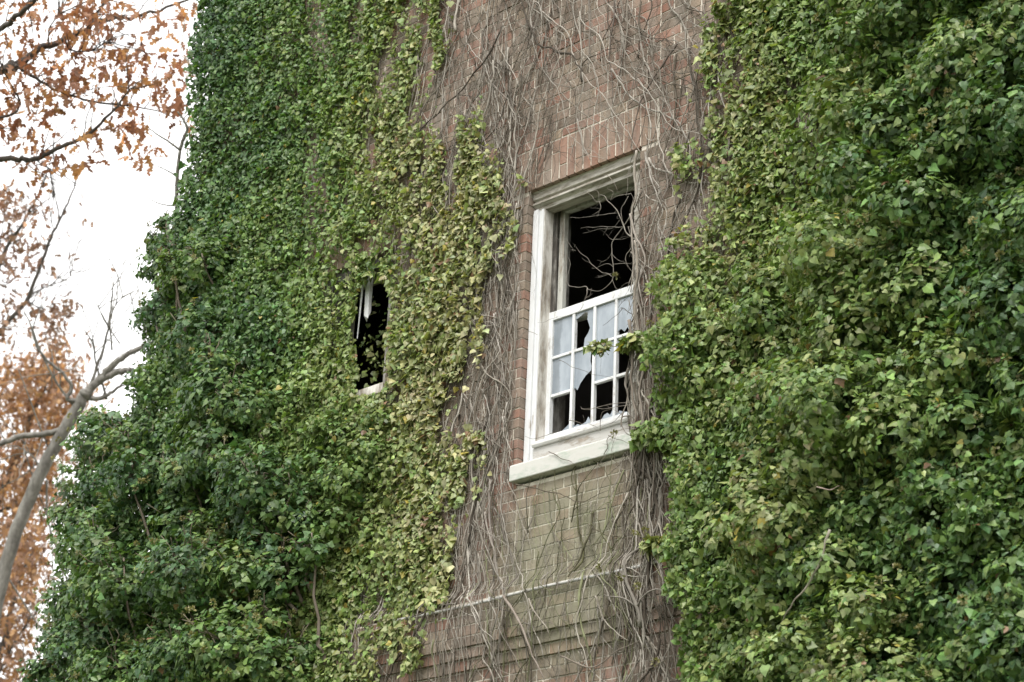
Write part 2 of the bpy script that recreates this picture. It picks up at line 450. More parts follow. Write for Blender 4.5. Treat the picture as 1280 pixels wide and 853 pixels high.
# broken window in the ivy ---------------------------------------------------
a0, a1, zb2, zt2 = WLF
f2 = MB()
f2.box(a0 + .004, a0 + .08, .05, .15, zb2 + .02, zt2 - .004); f2.box(a0 + .084, a1 - .084, .05, .15, zt2 - .08, zt2 - .004)
f2.box(a1 - .08, a1 - .004, .05, .15, zb2 + .02, zt2 - .004)
broken = f2.build('window', M_DARKWOOD, building, .002); broken['label'] = 'smaller dark window hole half hidden by ivy, frame rotten'
st = MB()      # splintered stile hanging from the head
st.add(np.array([[-1.52, .012, 7.66], [-1.475, .012, 7.66], [-1.475, .042, 7.66], [-1.52, .042, 7.66],
                 [-1.497, .002, 7.27], [-1.458, .004, 7.24], [-1.46, .032, 7.3], [-1.495, .03, 7.23]]),
       [(3, 2, 1, 0), (4, 5, 6, 7), (0, 1, 5, 4), (1, 2, 6, 5), (2, 3, 7, 6), (3, 0, 4, 7)])
st.add(np.array([[-1.538, -.004, 7.62], [-1.522, -.004, 7.62], [-1.522, .008, 7.62], [-1.538, .008, 7.62],
                 [-1.522, -.024, 7.10], [-1.518, -.024, 7.09], [-1.517, -.018, 7.10], [-1.522, -.018, 7.12]]),
       [(3, 2, 1, 0), (4, 5, 6, 7), (0, 1, 5, 4), (1, 2, 6, 5), (2, 3, 7, 6), (3, 0, 4, 7)])
st.build('hanging_stile', M_WHITE, broken, .0015)
s2 = MB(); s2.box(a0 - .05, a1 + .03, -.05, .3, zb2 - .075, zb2 - .004); s2.build('sill', M_WORN, broken, .005)

# dark rooms behind the openings ---------------------------------------------
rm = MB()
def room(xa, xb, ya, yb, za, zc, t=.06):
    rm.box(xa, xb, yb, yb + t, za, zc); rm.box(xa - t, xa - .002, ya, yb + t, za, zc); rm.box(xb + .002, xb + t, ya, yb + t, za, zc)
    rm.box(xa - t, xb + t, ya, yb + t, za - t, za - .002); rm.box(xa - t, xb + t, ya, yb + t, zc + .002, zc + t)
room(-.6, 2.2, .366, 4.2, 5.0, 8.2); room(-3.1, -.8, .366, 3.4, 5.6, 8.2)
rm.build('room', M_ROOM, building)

# conduit along the ledge
cp = MB(); xs = np.linspace(-.95, 1.9, 40)
cp.tube(np.stack([xs, np.full(40, -.078), 5.0 + .004 * np.sin(xs * 5)], -1), np.full(40, .0095), 8)
conduit = cp.build('conduit', M_PIPE, building, smooth=True)
for xx in (-.1, .62, 1.3):
    cl = MB(); cl.box(xx - .012, xx + .012, -.090, -.05, 4.987, 5.015); cl.build('clamp', M_PIPE, conduit, .003)

# ------------------------------------------------------------------ leaf meshes
IVY = np.array([[0, .0, 0], [0, .48, 0], [0, 1, 0],
                [.30, -.11, 0], [.50, .2, 0], [.27, .58, 0],
                [-.30, -.11, 0], [-.50, .2, 0], [-.27, .58, 0]])
IVY_F = [(0, 3, 4, 5, 1), (1, 5, 2), (0, 1, 8, 7, 6), (1, 2, 8)]
OAK = np.array([[0, 0, 0], [0, .5, 0], [0, 1, 0],
                [.1, .1, 0], [.28, .26, 0], [.1, .38, 0], [.36, .58, 0], [.1, .62, 0], [.2, .86, 0],
                [-.1, .1, 0], [-.28, .26, 0], [-.1, .38, 0], [-.36, .58, 0], [-.1, .62, 0], [-.2, .86, 0]])
OAK_F = [(0, 3, 4, 5, 1), (1, 5, 6, 7), (1, 7, 8, 2), (0, 1, 11, 10, 9), (1, 13, 12, 11), (1, 2, 14, 13)]
BUD = np.array([[0, 0, 0], [0, .5, 0], [0, 1, 0], [.3, .3, 0], [.22, .75, 0], [-.3, .3, 0], [-.22, .75, 0]])
BUD_F = [(0, 3, 4, 1), (1, 4, 2), (0, 1, 6, 5), (1, 2, 6)]
def leaves_obj(name, P, Nn, D, size, col, mat, parent, shape=IVY, faces=IVY_F, fold=.28, curl=.22, r=rng):
    n = len(P)
    Nn = Nn / np.linalg.norm(Nn, axis=1, keepdims=True)
    D = D - Nn * (D * Nn).sum(1, keepdims=True); D /= np.linalg.norm(D, axis=1, keepdims=True) + 1e-9
    S_ = np.cross(D, Nn)
    t = shape
    fo = (fold * r.uniform(-.4, 1.5, n))[:, None]; cu = (curl * r.uniform(-.6, 1.8, n))[:, None]; wd = r.uniform(.85, 1.2, n)[:, None]
    tw = r.normal(0, .12, n)[:, None]
    lx = t[None, :, 0] * wd + r.normal(0, .035, (n, len(t))); ly = t[None, :, 1] + r.normal(0, .035, (n, len(t)))
    lz = -fo * np.abs(t[None, :, 0]) - cu * t[None, :, 1] ** 2 + tw * t[None, :, 0]
    V = P[:, None, :] + size[:, None, None] * (lx[..., None] * S_[:, None] + ly[..., None] * D[:, None] + lz[..., None] * Nn[:, None])
    k = len(t)
    fl = np.concatenate([np.array(f) for f in faces]); fs = np.array([len(f) for f in faces])
    loops = (np.arange(n)[:, None] * k + fl[None]).ravel(); sizes = np.tile(fs, n)
    return raw_mesh(name, V.reshape(-1, 3), loops, sizes, mat, parent, np.repeat(col, k, 0))

PAL_X = np.array([0, .25, .5, .75, 1.0])
PAL = np.array([[.040, .092, .037], [.082, .152, .046], [.148, .220, .058], [.215, .255, .095], [.318, .308, .165]])
def palette(c, r):
    c = np.clip(c + r.normal(0, .1, len(c)), 0, 1)
    out = np.stack([np.interp(c, PAL_X, PAL[:, i]) for i in range(3)], -1)
    out *= np.exp(r.normal(0, .22, len(c)))[:, None]
    out *= 1 + r.normal(0, .06, out.shape)
    y = r.random(len(c)) < .003 + .015 * (c > .6)
    out[y] = np.array([.36, .3, .06]) * r.uniform(.6, 1.1, (y.sum(), 1))
    br = r.random(len(c)) < .004 + .03 * (c > .7)
    out[br] = np.array([.2, .115, .06]) * r.uniform(.6, 1.2, (br.sum(), 1))
    return np.clip(out, .005, .6)

# control points over the wall: px, py, thickness (m), colour (0 dark .. 1 pale olive), leaf size
CTRL = np.array([
 (270,50,.14,.10,.062),(400,60,.10,.36,.06),(520,60,.07,.74,.055),(480,200,.06,.8,.055),(320,180,.12,.2,.062),(400,220,.10,.42,.06),
 (260,300,.2,.14,.062),(380,300,.12,.36,.06),(330,420,.25,.12,.062),(430,330,.08,.55,.055),(560,260,.06,.97,.055),(600,380,.06,1.0,.055),
 (540,500,.06,.93,.055),(590,560,.06,.9,.055),(580,700,.06,.86,.055),(440,560,.22,.46,.055),(420,640,.12,.55,.06),(430,720,.1,.62,.06),(300,560,.3,.2,.064),(200,600,.35,.1,.064),
 (150,750,.35,.15,.064),(300,760,.3,.26,.064),(490,800,.07,.76,.056),(400,840,.1,.62,.06),(520,640,.07,.86,.055),
 (500,380,.13,.8,.055),(500,440,.13,.8,.055),(460,325,.1,.6,.055),(880,60,.06,.72,.06),(950,140,.06,.68,.06),(1040,60,.12,.5,.06),(1000,220,.1,.58,.06),(1150,100,.3,.34,.066),(1260,120,.42,.22,.07),
 (880,280,.07,.74,.056),(930,330,.09,.66,.056),(850,370,.24,.58,.055),(880,450,.28,.46,.056),(850,560,.24,.5,.056),(980,420,.16,.5,.06),(1080,350,.22,.42,.064),
 (1200,350,.4,.24,.07),(1080,520,.3,.34,.066),(1200,560,.42,.22,.07),(960,620,.28,.38,.06),(880,700,.26,.46,.058),(1060,720,.34,.3,.066),(1240,760,.44,.22,.07),(900,830,.26,.44,.06)])
def field(px, py):
    d2 = (px[:, None] - CTRL[None, :, 0]) ** 2 + (py[:, None] - CTRL[None, :, 1]) ** 2
    w = 1 / (d2 + 900) ** 1.6; w /= w.sum(1, keepdims=True)
    return w @ CTRL[:, 2:5]

P_LEFT = [(262,-260),(590,-200),(572,0),(560,62),(545,108),(549,158),(556,206),(573,195),(566,150),(570,128),(585,126),(588,168),(594,150),(598,112),(608,116),(604,180),(617,182),(627,164),(641,166),(634,200),
          (654,194),(659,214),(650,262),(645,300),(630,350),(620,400),(606,450),(588,478),(582,515),(586,532),(606,540),(613,575),(600,628),(592,662),(578,690),(573,728),(577,748),(552,796),(528,836),(512,856),(480,1080),(60,1080),(150,600),(215,430),(238,240)]
P_RIGHT = [(889,-230),(884,0),(878,60),(864,92),(860,120),(868,170),(874,232),(864,262),(858,300),(830,318),(822,350),(827,398),(803,420),(806,440),(822,455),(828,500),(815,530),(802,545),(822,570),(835,600),(840,650),(836,700),(846,760),(850,800),(862,856),(880,1040),(1460,1040),(1500,-300)]
P_COLUMN = [(846,186),(862,180),(868,215),(858,250),(846,256),(843,225)]
HOLE_LW = [(444,362),(452,352),(462,345),(474,350),(487,346),(486,372),(488,395),(484,418),(485,438),(480,456),(482,474),(478,487),(466,492),(446,492),(442,480),(449,464),(440,448),(443,425),(440,400),(446,380)]
BARE = [[(452,292),(470,288),(470,318),(449,320)], [(556,480),(586,478),(584,532),(566,560),(556,540)], [(905,165),(925,170),(922,215),(902,225)], [(515,770),(545,765),(535,800),(515,800)]]

def sheet(poly, dens, x_lo, x_hi, z_lo, z_hi, seed, keep=None):
    """leaves of an ivy sheet that follows the wall inside a region of the wall"""
    r = np.random.default_rng(seed)
    n = int((x_hi - x_lo) * (z_hi - z_lo) * dens)
    x = r.uniform(x_lo, x_hi, n); z = r.uniform(z_lo, z_hi, n)
    p = np.stack([x, np.zeros(n), z], -1)
    # wobble the outline so it is not a cut edge
    wob = np.stack([noise3(p, .13), np.zeros(n), noise3(p, .13, 31)], -1) - np.array([.5, 0, .5])
    px, py = project(p + wob * .09 + np.array([0, -.035, 0]))
    ok = inpoly(px, py, poly) 
    for b in BARE: ok &= ~inpoly(px, py, b) | (r.random(n) < .12)
    x, z, p, px, py = x[ok], z[ok], p[ok], px[ok], py[ok]
    ed = edge_dist(px, py, poly)
    T, c, sz = field(px, py).T; sz = sz * np.interp(c, [.45, .85], [.465, .56])
    cl = fbm(p, .5, seed % 7); cl2 = noise3(p, .17, 3)
    # thin, gappy cover where the sheet is thin and near its edge
    thin = np.clip((T - .09) / .09, 0, 1)
    gap = noise3(p * np.array([2.4, 1, .7]), .16, 11) * .55 + noise3(p * np.array([1.8, 1, .6]), .38, 21) * .45
    pr = np.clip(.36 + 2.3 * (gap - .44), .02, .85) * np.clip(.30 + ed / 34 + 1.7 * (gap - .5), .0, 1)
    strand = noise3(p * np.array([4.5, 1, .75]), .3, 40)
    pr *= np.where(ed < 60, np.clip((strand - .42) * 4.5 + ed / 42 + .12, 0, 1), 1)
    pr = thin * np.clip(.35 + ed / 16, 0, 1) + (1 - thin) * pr
    ok = r.random(len(x)) < pr
    if keep is not None: ok &= keep(px, py, c + (cl2 - .5) * .2)
    x, z, p, px, py, T, c, sz, cl, cl2 = [q[ok] for q in (x, z, p, px, py, T, c, sz, cl, cl2)]
    n = len(x)
    surf = T * (.25 + 1.25 * np.clip(cl, 0, 1) * (.5 + cl2))
    u = r.random(n) ** .55
    y = -(.012 + surf * u)
    ledge = (z < 5.06) & (z > 4.6); y[ledge] -= .045
    P = np.stack([x, y, z], -1)
    tilt = np.radians(r.normal(19, 27, n)); az = np.radians(r.normal(6, 41, n))
    Nn = np.stack([np.sin(az) * np.cos(tilt), -np.cos(az) * np.cos(tilt), np.sin(tilt)], -1)
    D = np.stack([r.normal(0, .6, n), r.normal(-.25, .3, n), np.full(n, -1.0)], -1)
    # bushy zones: less ordered leaves
    b = np.clip((T - .12) / .2, 0, 1)[:, None]
    Nn = Nn + b * r.normal(0, .42, (n, 3))
    D = D + b * r.normal(0, .5, (n, 3))
    size = sz * np.exp(r.normal(0, .33, n)).clip(.45, 1.9)
    col = palette(c + (cl - .5) * .25 + .06 * (u - .6), r)
    return P, Nn, D, size, col

def clumps(centres, radii, cs, per, seed, size=.062, flat=1.0, squash=.8):
    """mature bushy ivy: shoots radiating on the shells of clumps, leaves in rosettes round each shoot tip"""
    r = np.random.default_rng(seed)
    Ps, Ns, Ds, Ss, Cs, tips = [], [], [], [], [], []
    for C0, R, c in zip(centres, radii, cs):
        n = int(per * R * R * 12.0)
        d = r.normal(0, 1, (n, 3)); d /= np.linalg.norm(d, axis=1, keepdims=True)
        d = d[(d[:, 1] < .55)]
        n = len(d)
        lump = .62 + .7 * fbm(C0 + d * R, .22, 2)
        tip = C0 + d * np.array([1, 1, squash]) * R * lump[:, None] * (r.random(n) ** .22)[:, None]
        k = 7
        ax = d + np.array([0, -.25, .35]); ax /= np.linalg.norm(ax, axis=1, keepdims=True)
        off = r.normal(0, 1, (n, k, 3)); off -= (off * ax[:, None]).sum(2, keepdims=True) * ax[:, None]
        off /= np.linalg.norm(off, axis=2, keepdims=True)
        s = size * np.exp(r.normal(0, .33, (n, k))).clip(.4, 1.9)
        P = tip[:, None] + off * (.012 + .018 * r.random((n, k, 1))) - ax[:, None] * r.uniform(0, .07, (n, k, 1))
        Nn = ax[:, None] * 1.0 + off * .25 + r.normal(0, .38, (n, k, 3)) + np.array([0, -.1, .25])
        D = off + ax[:, None] * r.uniform(-.2, .4, (n, k, 1)) + np.array([0, 0, -.55])
        Ps.append(P.reshape(-1, 3)); Ns.append(Nn.reshape(-1, 3)); Ds.append(D.reshape(-1, 3)); Ss.append(s.ravel())
        shoot = np.repeat(r.normal(0, .07, n), k)
        Cs.append(np.full(n * k, c) + shoot)
        tips.append(np.concatenate([tip, ax], 1))
    P = np.concatenate(Ps); 
    return P, np.concatenate(Ns), np.concatenate(Ds), np.concatenate(Ss), palette(np.concatenate(Cs), r), np.concatenate(tips)

def cat(*sets): return [np.concatenate([s[i] for s in sets]) for i in range(5)]
def trim(L, poly):
    wob = np.stack([noise3(L[0], .12, 3), noise3(L[0], .12, 8), noise3(L[0], .12, 13)], -1) - .5
    px, py = project(L[0] + wob * .16)
    k = inpoly(px, py, poly)
    return [q[k] for q in L]
def clear_openings(L):
    P = L[0]
    bad = np.zeros(len(P), bool)
    for (a, b, c, d) in (WIN,):
        bad |= (P[:, 0] > a - .03) & (P[:, 0] < b - .02) & (P[:, 2] > c - .04) & (P[:, 2] < d + .02)
    px, py = project(P)
    a, b, c, d = WLF
    inside = inpoly(px + 12 * (noise3(P, .09, 2) - .5), py + 14 * (noise3(P, .09, 4) - .5), HOLE_LW)
    back = inside & (px < 458 + 14 * (noise3(P, .12, 9) - .5)) & (py < 470) & (rng.random(len(P)) < .3)
    P[back, 1] = rng.uniform(.05, .30, back.sum()); P[back, 0] -= .08
    keep = ~bad & (~inside | back)
    return [q[keep] for q in L]

# ------------------------------------------------------------------ vines
STEMC = np.array([[.262, .242, .212], [.20, .182, .156], [.135, .117, .093], [.35, .325, .285], [.08, .068, .055]])
def stem_colour(r, green=0.0, pale=0.0):
    c = STEMC[r.choice(5, p=[.26, .24, .20, .12, .18])] * r.uniform(.8, 1.2)
    if green and r.random() < green: c = c * np.array([.72, .82, .55])
    if pale and r.random() < pale: c = np.array([.40, .375, .335]) * r.uniform(.75, 1.1)
    return c
def ledge_y(z):
    return np.interp(z, [4.52, 4.66, 4.78, 5.04, 5.12], [0, .03, .058, .064, 0])
def crawl(x, z, length, ang, r, step=.035, wig=.20, pull=.06, bias=0.0, base=.012, lift=.02):
    """a stem that creeps over the wall from (x, z); ang from straight down, positive to +x"""
    k = max(6, int(length / step)); pts = []; a = ang; off = r.uniform(0, lift); w = r.normal(0, .04)
    for i in range(k):
        pts.append((x, 0, z))
        w = w * .75 + r.normal(0, wig * .24); a += w + r.normal(0, .19); a += (bias - a) * pull
        x += math.sin(a) * step; z -= math.cos(a) * step
    P = np.array(pts)
    y = base + off + (lift * 1.2) * (noise3(P + r.uniform(0, 50), .25) - .3)
    P[:, 1] = -(np.maximum(y, .005) + ledge_y(P[:, 2]))
    return P
def taper(k, r0, r1, r):
    t = np.linspace(0, 1, k)
    return (r0 * (1 - t) + r1 * t) * (1 + .16 * np.sin(np.arange(k) * r.uniform(.5, 1.6) + r.uniform(0, 6)))
def outside_window(P):
    a, b, c, d = WIN
    bad = (P[:, 0] > a - .01) & (P[:, 0] < b - .055) & (P[:, 2] > c + .03) & (P[:, 2] < d - .01)
    if bad.any():
        P = P[:max(int(np.argmax(bad)), 0)]
    return P
def vine_set(region, n, length, ang, r, rad, wig=.2, bias=0.0, green=0., pale=0., branch=.6, pull=.13, clip=True, lift=.02, dirs=1):
    """n main stems seeded inside a region of the wall; returns lists of main and side stems"""
    q = np.array(region, float); lo, hi = q.min(0), q.max(0); mains, sides_ = [], []
    while len(mains) < n:
        px, py = r.uniform(lo, hi)
        if not inpoly(px, py, region): continue
        w = wall(px, py)
        L = r.uniform(*length); a = r.normal(ang, .25)
        up = dirs and r.random() < .25
        P = crawl(w[0], w[2], L, a + (math.pi if up else 0), r, wig=wig, bias=bias + (math.pi if up else 0), pull=pull, lift=lift)
        if clip: P = outside_window(P)
        ppx, ppy = project(P)
        if len(P) < 6: continue
        r0 = rad * .62 * math.exp(r.normal(0, .48)); c = stem_colour(r, green, pale)
        mains.append((P, taper(len(P), r0, r0 * .45, r), c))
        for _ in range(r.poisson(branch * L)):
            i = r.integers(2, len(P) - 2); s = r.choice([-1, 1])
            Q = crawl(P[i, 0], P[i, 2], r.uniform(.12, .6) * min(L, 1.2), a + s * r.uniform(.4, 1.1) + (math.pi if up else 0), r, wig=wig * 1.2, bias=bias * .5, pull=.04, lift=lift * 1.2, step=.028)
            Q[:, 1] += P[i, 1] - Q[0, 1] ; Q[:, 1] = np.minimum(Q[:, 1], -.004 - ledge_y(Q[:, 2]))
            if clip: Q = outside_window(Q)
            if len(Q) < 4: continue
            sides_.append((Q, taper(len(Q), r0 * .55, r0 * .25, r), c * r.uniform(.85, 1.2)))
    return mains, sides_
def px_stem(pts, y, rad, col, r, wob=.006, sub=6, r1=.4):
    """a stem drawn through picked points of the wall, at its own distance in front of it"""
    q = np.array(pts, float)
    ys = np.broadcast_to(np.asarray(y, float), (len(q),))
    P = np.stack([wall(a, b, c) for (a, b), c in zip(q, ys)])
    t = np.linspace(0, len(P) - 1, (len(P) - 1) * sub + 1); i = np.minimum(t.astype(int), len(P) - 2); f = (t - i)[:, None]
    Pm = np.vstack([2 * P[0] - P[1], P, 2 * P[-1] - P[-2]]); A, B, C_, D_ = Pm[i], Pm[i + 1], Pm[i + 2], Pm[i + 3]
    S_ = .5 * ((2 * B) + (-A + C_) * f + (2 * A - 5 * B + 4 * C_ - D_) * f ** 2 + (-A + 3 * B - 3 * C_ + D_) * f ** 3)
    S_ += (np.stack([noise3(S_, .06, 1), noise3(S_, .06, 4), noise3(S_, .06, 7)], -1) - .5) * 3 * wob * np.array([1, .5, 1])
    return S_, taper(len(S_), rad * .78, rad * .78 * r1, r), np.array(col) * .72

def vine_thing(label, group, sets, loc, n_parts=24):
    o = empty('bare_vine', loc, label, 'vine', group)
    mains = sum((s[0] for s in sets), []); sides_ = sum((s[1] for s in sets), [])
    mains.sort(key=lambda m: -m[1].max() * len(m[0]))
    for m in mains[:n_parts]: tubes_obj('stem', [m], M_STEM, o, 6)
    rest = mains[n_parts:] + sides_
    if rest: tubes_obj('tendrils', rest, M_STEM, o, 4)['kind'] = 'stuff'
    return o

VG = 'bare vines on the brick wall'
r = np.random.default_rng(21)
# above the window
A = vine_set([(560,-120),(730,-120),(715,60),(640,130),(550,120)], 165, (.8, 2.4), .05, r, .0042, wig=.22, bias=.0, pale=.1, branch=.9)
A2 = vine_set([(700,-160),(880,-160),(870,90),(800,140),(700,110)], 75, (.8, 2.2), .3, r, .0048, wig=.26, bias=.25, pale=.12, branch=.7)
A3 = vine_set([(545,60),(660,90),(660,230),(560,230)], 75, (.5, 1.4), .1, r, .0038, wig=.25, pale=.15, branch=.8)
hand = [px_stem(p, -.03, rad, c, r) for p, rad, c in [
    ([(672,10),(690,25),(712,45),(716,70),(730,95),(752,118),(770,145),(786,168),(800,190)], .0075, (.46,.42,.37)),
    ([(800,55),(806,75),(815,95),(826,115),(838,140),(852,165)], .0065, (.48,.45,.40)),
    ([(846,55),(830,80),(812,105),(800,130),(792,160),(790,185)], .0085, (.17,.14,.12)),
    ([(582,45),(590,65),(606,80),(612,100),(630,120),(645,133)], .0055, (.46,.42,.38)),
    ([(735,-20),(738,30),(737,60),(734,90)], .010, (.27,.24,.21)), ([(770,-20),(766,30),(762,60),(764,95),(766,130)], .009, (.2,.17,.15)),
    ([(700,-20),(712,20),(697,35),(680,60)], .006, (.24,.21,.18)), ([(783,-20),(784,40),(780,80),(786,120)], .009, (.3,.27,.23)),
    ([(692,150),(688,175),(680,200),(672,230)], .006, (.16,.13,.11)), ([(690,140),(683,175),(670,212),(664,240)], .006, (.2,.17,.14)),
    ([(722,150),(728,180),(738,200)], .006, (.45,.42,.38)), ([(700,115),(716,130),(740,150),(760,160),(790,175)], .006, (.3,.27,.23)),
    ([(585,120),(590,150),(602,178),(598,205)], .006, (.3,.26,.22)), ([(664,240),(660,260),(655,285),(662,300),(668,330)], .004, (.3,.26,.22))]]
vine_thing('grey bare vine tangle on the brick above the white window', VG, [A, A2, A3, (hand, [])], (.2, -.02, 8.9), 40)
# left of the window
B = vine_set([(590,300),(655,250),(652,420),(645,560),(600,560),(612,420)], 95, (.6, 2.0), -.02, r, .0042, wig=.16, pale=.25, branch=.6)
B2 = vine_set([(565,560),(640,520),(636,640),(590,740),(575,700)], 60, (.6, 1.7), 0, r, .0045, wig=.15, pale=.2, branch=.6)
B3 = vine_set([(636,250),(656,240),(655,400),(650,560),(636,560)], 34, (.5, 1.5), 0, r, .0040, wig=.2, pale=.2, branch=.9)
hand = [px_stem(p, -.03, rad, c, r) for p, rad, c in [
    ([(617,392),(620,420),(627,445),(630,470),(633,500),(630,540)], .006, (.5,.46,.42)), ([(640,400),(634,430),(624,460),(618,500),(622,560)], .0075, (.3,.26,.22)),
    ([(606,640),(610,665),(618,690),(622,720),(633,745),(642,770),(652,790)], .009, (.42,.38,.34)), ([(612,600),(612,650),(617,690),(621,720)], .010, (.34,.3,.27)),
    ([(645,440),(652,420),(660,415),(672,418)], .004, (.35,.31,.27)), ([(578,650),(582,690),(574,740),(568,757)], .009, (.22,.18,.15)), ([(600,480),(612,520),(606,560),(612,610)], .006, (.45,.42,.38))]]
vine_thing('grey bare vine strands hanging between the pale ivy and the window', VG, [B, B2, B3, (hand, [])], (-.2, -.02, 6.6), 40)
# right of the window
Cc = vine_set([(790,190),(845,190),(850,330),(822,420),(792,420)], 26, (.4, 1.3), .45, r, .0058, wig=.3, bias=.25, pale=.3, branch=1.4)
Cc2 = vine_set([(790,190),(850,190),(850,330),(822,420),(792,420)], 26, (.4, 1.3), -.45, r, .0055, wig=.3, bias=-.25, pale=.25, branch=1.4)
C2 = vine_set([(788,330),(822,330),(828,560),(836,640),(790,640)], 72, (.7, 1.9), 0, r, .0055, wig=.13, branch=.6, pale=.05)
hand = [px_stem(p, y, rad, c, r) for p, y, rad, c in [
    ([(795,188),(793,215),(795,245),(789,268),(790,300),(792,330),(789,365)], -.045, .011, (.42,.38,.33)), ([(787,268),(793,290),(802,310),(806,330),(799,352),(804,385)], -.05, .010, (.38,.34,.3)),
    ([(806,190),(812,215),(820,240),(828,262),(822,285),(830,310)], -.03, .008, (.45,.42,.38)), ([(828,200),(834,225),(830,245),(818,268),(806,285)], -.03, .007, (.32,.28,.25)),
    ([(786,400),(791,440),(789,480),(794,520),(790,560),(796,610)], -.06, .012, (.3,.26,.22)), ([(800,420),(806,450),(799,490),(806,540),(803,600)], -.05, .012, (.33,.29,.25)), ([(812,440),(816,480),(810,520),(818,570),(814,640)], -.05, .010, (.3,.26,.22)),
    ([(794,300),(797,340),(793,380),(797,420)], -.055, .011, (.36,.32,.27)), ([(786,460),(782,480),(784,500),(778,520),(776,535)], -.03, .009, (.36,.32,.28))]]
vine_thing('dense bare vine mat running up the brick right of the window', VG, [Cc, Cc2, C2, (hand, [])], (1.05, -.02, 6.6), 40)
# below the sill and over the ledge
D1 = vine_set([(640,600),(785,568),(840,600),(835,720),(600,740),(606,640)], 85, (.4, 1.4), 0, r, .0042, wig=.2, green=.6, branch=.9)
D2 = vine_set([(520,790),(600,745),(840,700),(860,860),(870,960),(500,960)], 150, (.4, 1.3), .05, r, .0045, wig=.24, green=.25, branch=1.0, pale=.1)
D3 = vine_set([(780,600),(838,600),(842,720),(852,860),(780,860)], 52, (.5, 1.5), 0, r, .0055, wig=.15, branch=.6)
hand = [px_stem(p, y, rad, c, r) for p, y, rad, c in [
    ([(645,605),(672,612),(700,618),(726,628),(742,622),(760,612)], -.06, .005, (.14,.12,.09)), ([(741,640),(738,665),(728,690),(718,710),(710,722)], -.03, .010, (.15,.14,.09)),
    ([(684,612),(688,640),(692,668),(700,700),(690,735)], -.03, .006, (.2,.2,.14)), ([(660,748),(668,765),(680,780),(686,792)], -.10, .008, (.42,.38,.33)),
    ([(630,745),(643,765),(655,790),(664,815),(680,850)], -.10, .012, (.36,.31,.27)), ([(745,745),(752,770),(770,790),(785,800)], -.10, .008, (.36,.33,.28)),
    ([(560,800),(568,820),(563,845),(566,870)], -.05, .009, (.36,.32,.28)), ([(610,800),(605,825),(616,845),(618,865)], -.04, .011, (.38,.34,.3)), ([(700,820),(740,835),(770,815),(800,800)], -.05, .007, (.3,.26,.22)),
    ([(735,655),(756,668),(790,672),(800,668)], -.03, .005, (.2,.18,.13)), ([(840,690),(845,740),(838,790),(848,850)], -.05, .010, (.3,.26,.22))]]
vine_thing('brown green bare vine stems below the sill crossing the conduit', VG, [D1, D2, D3, (hand, [])], (.3, -.05, 5.2), 45)
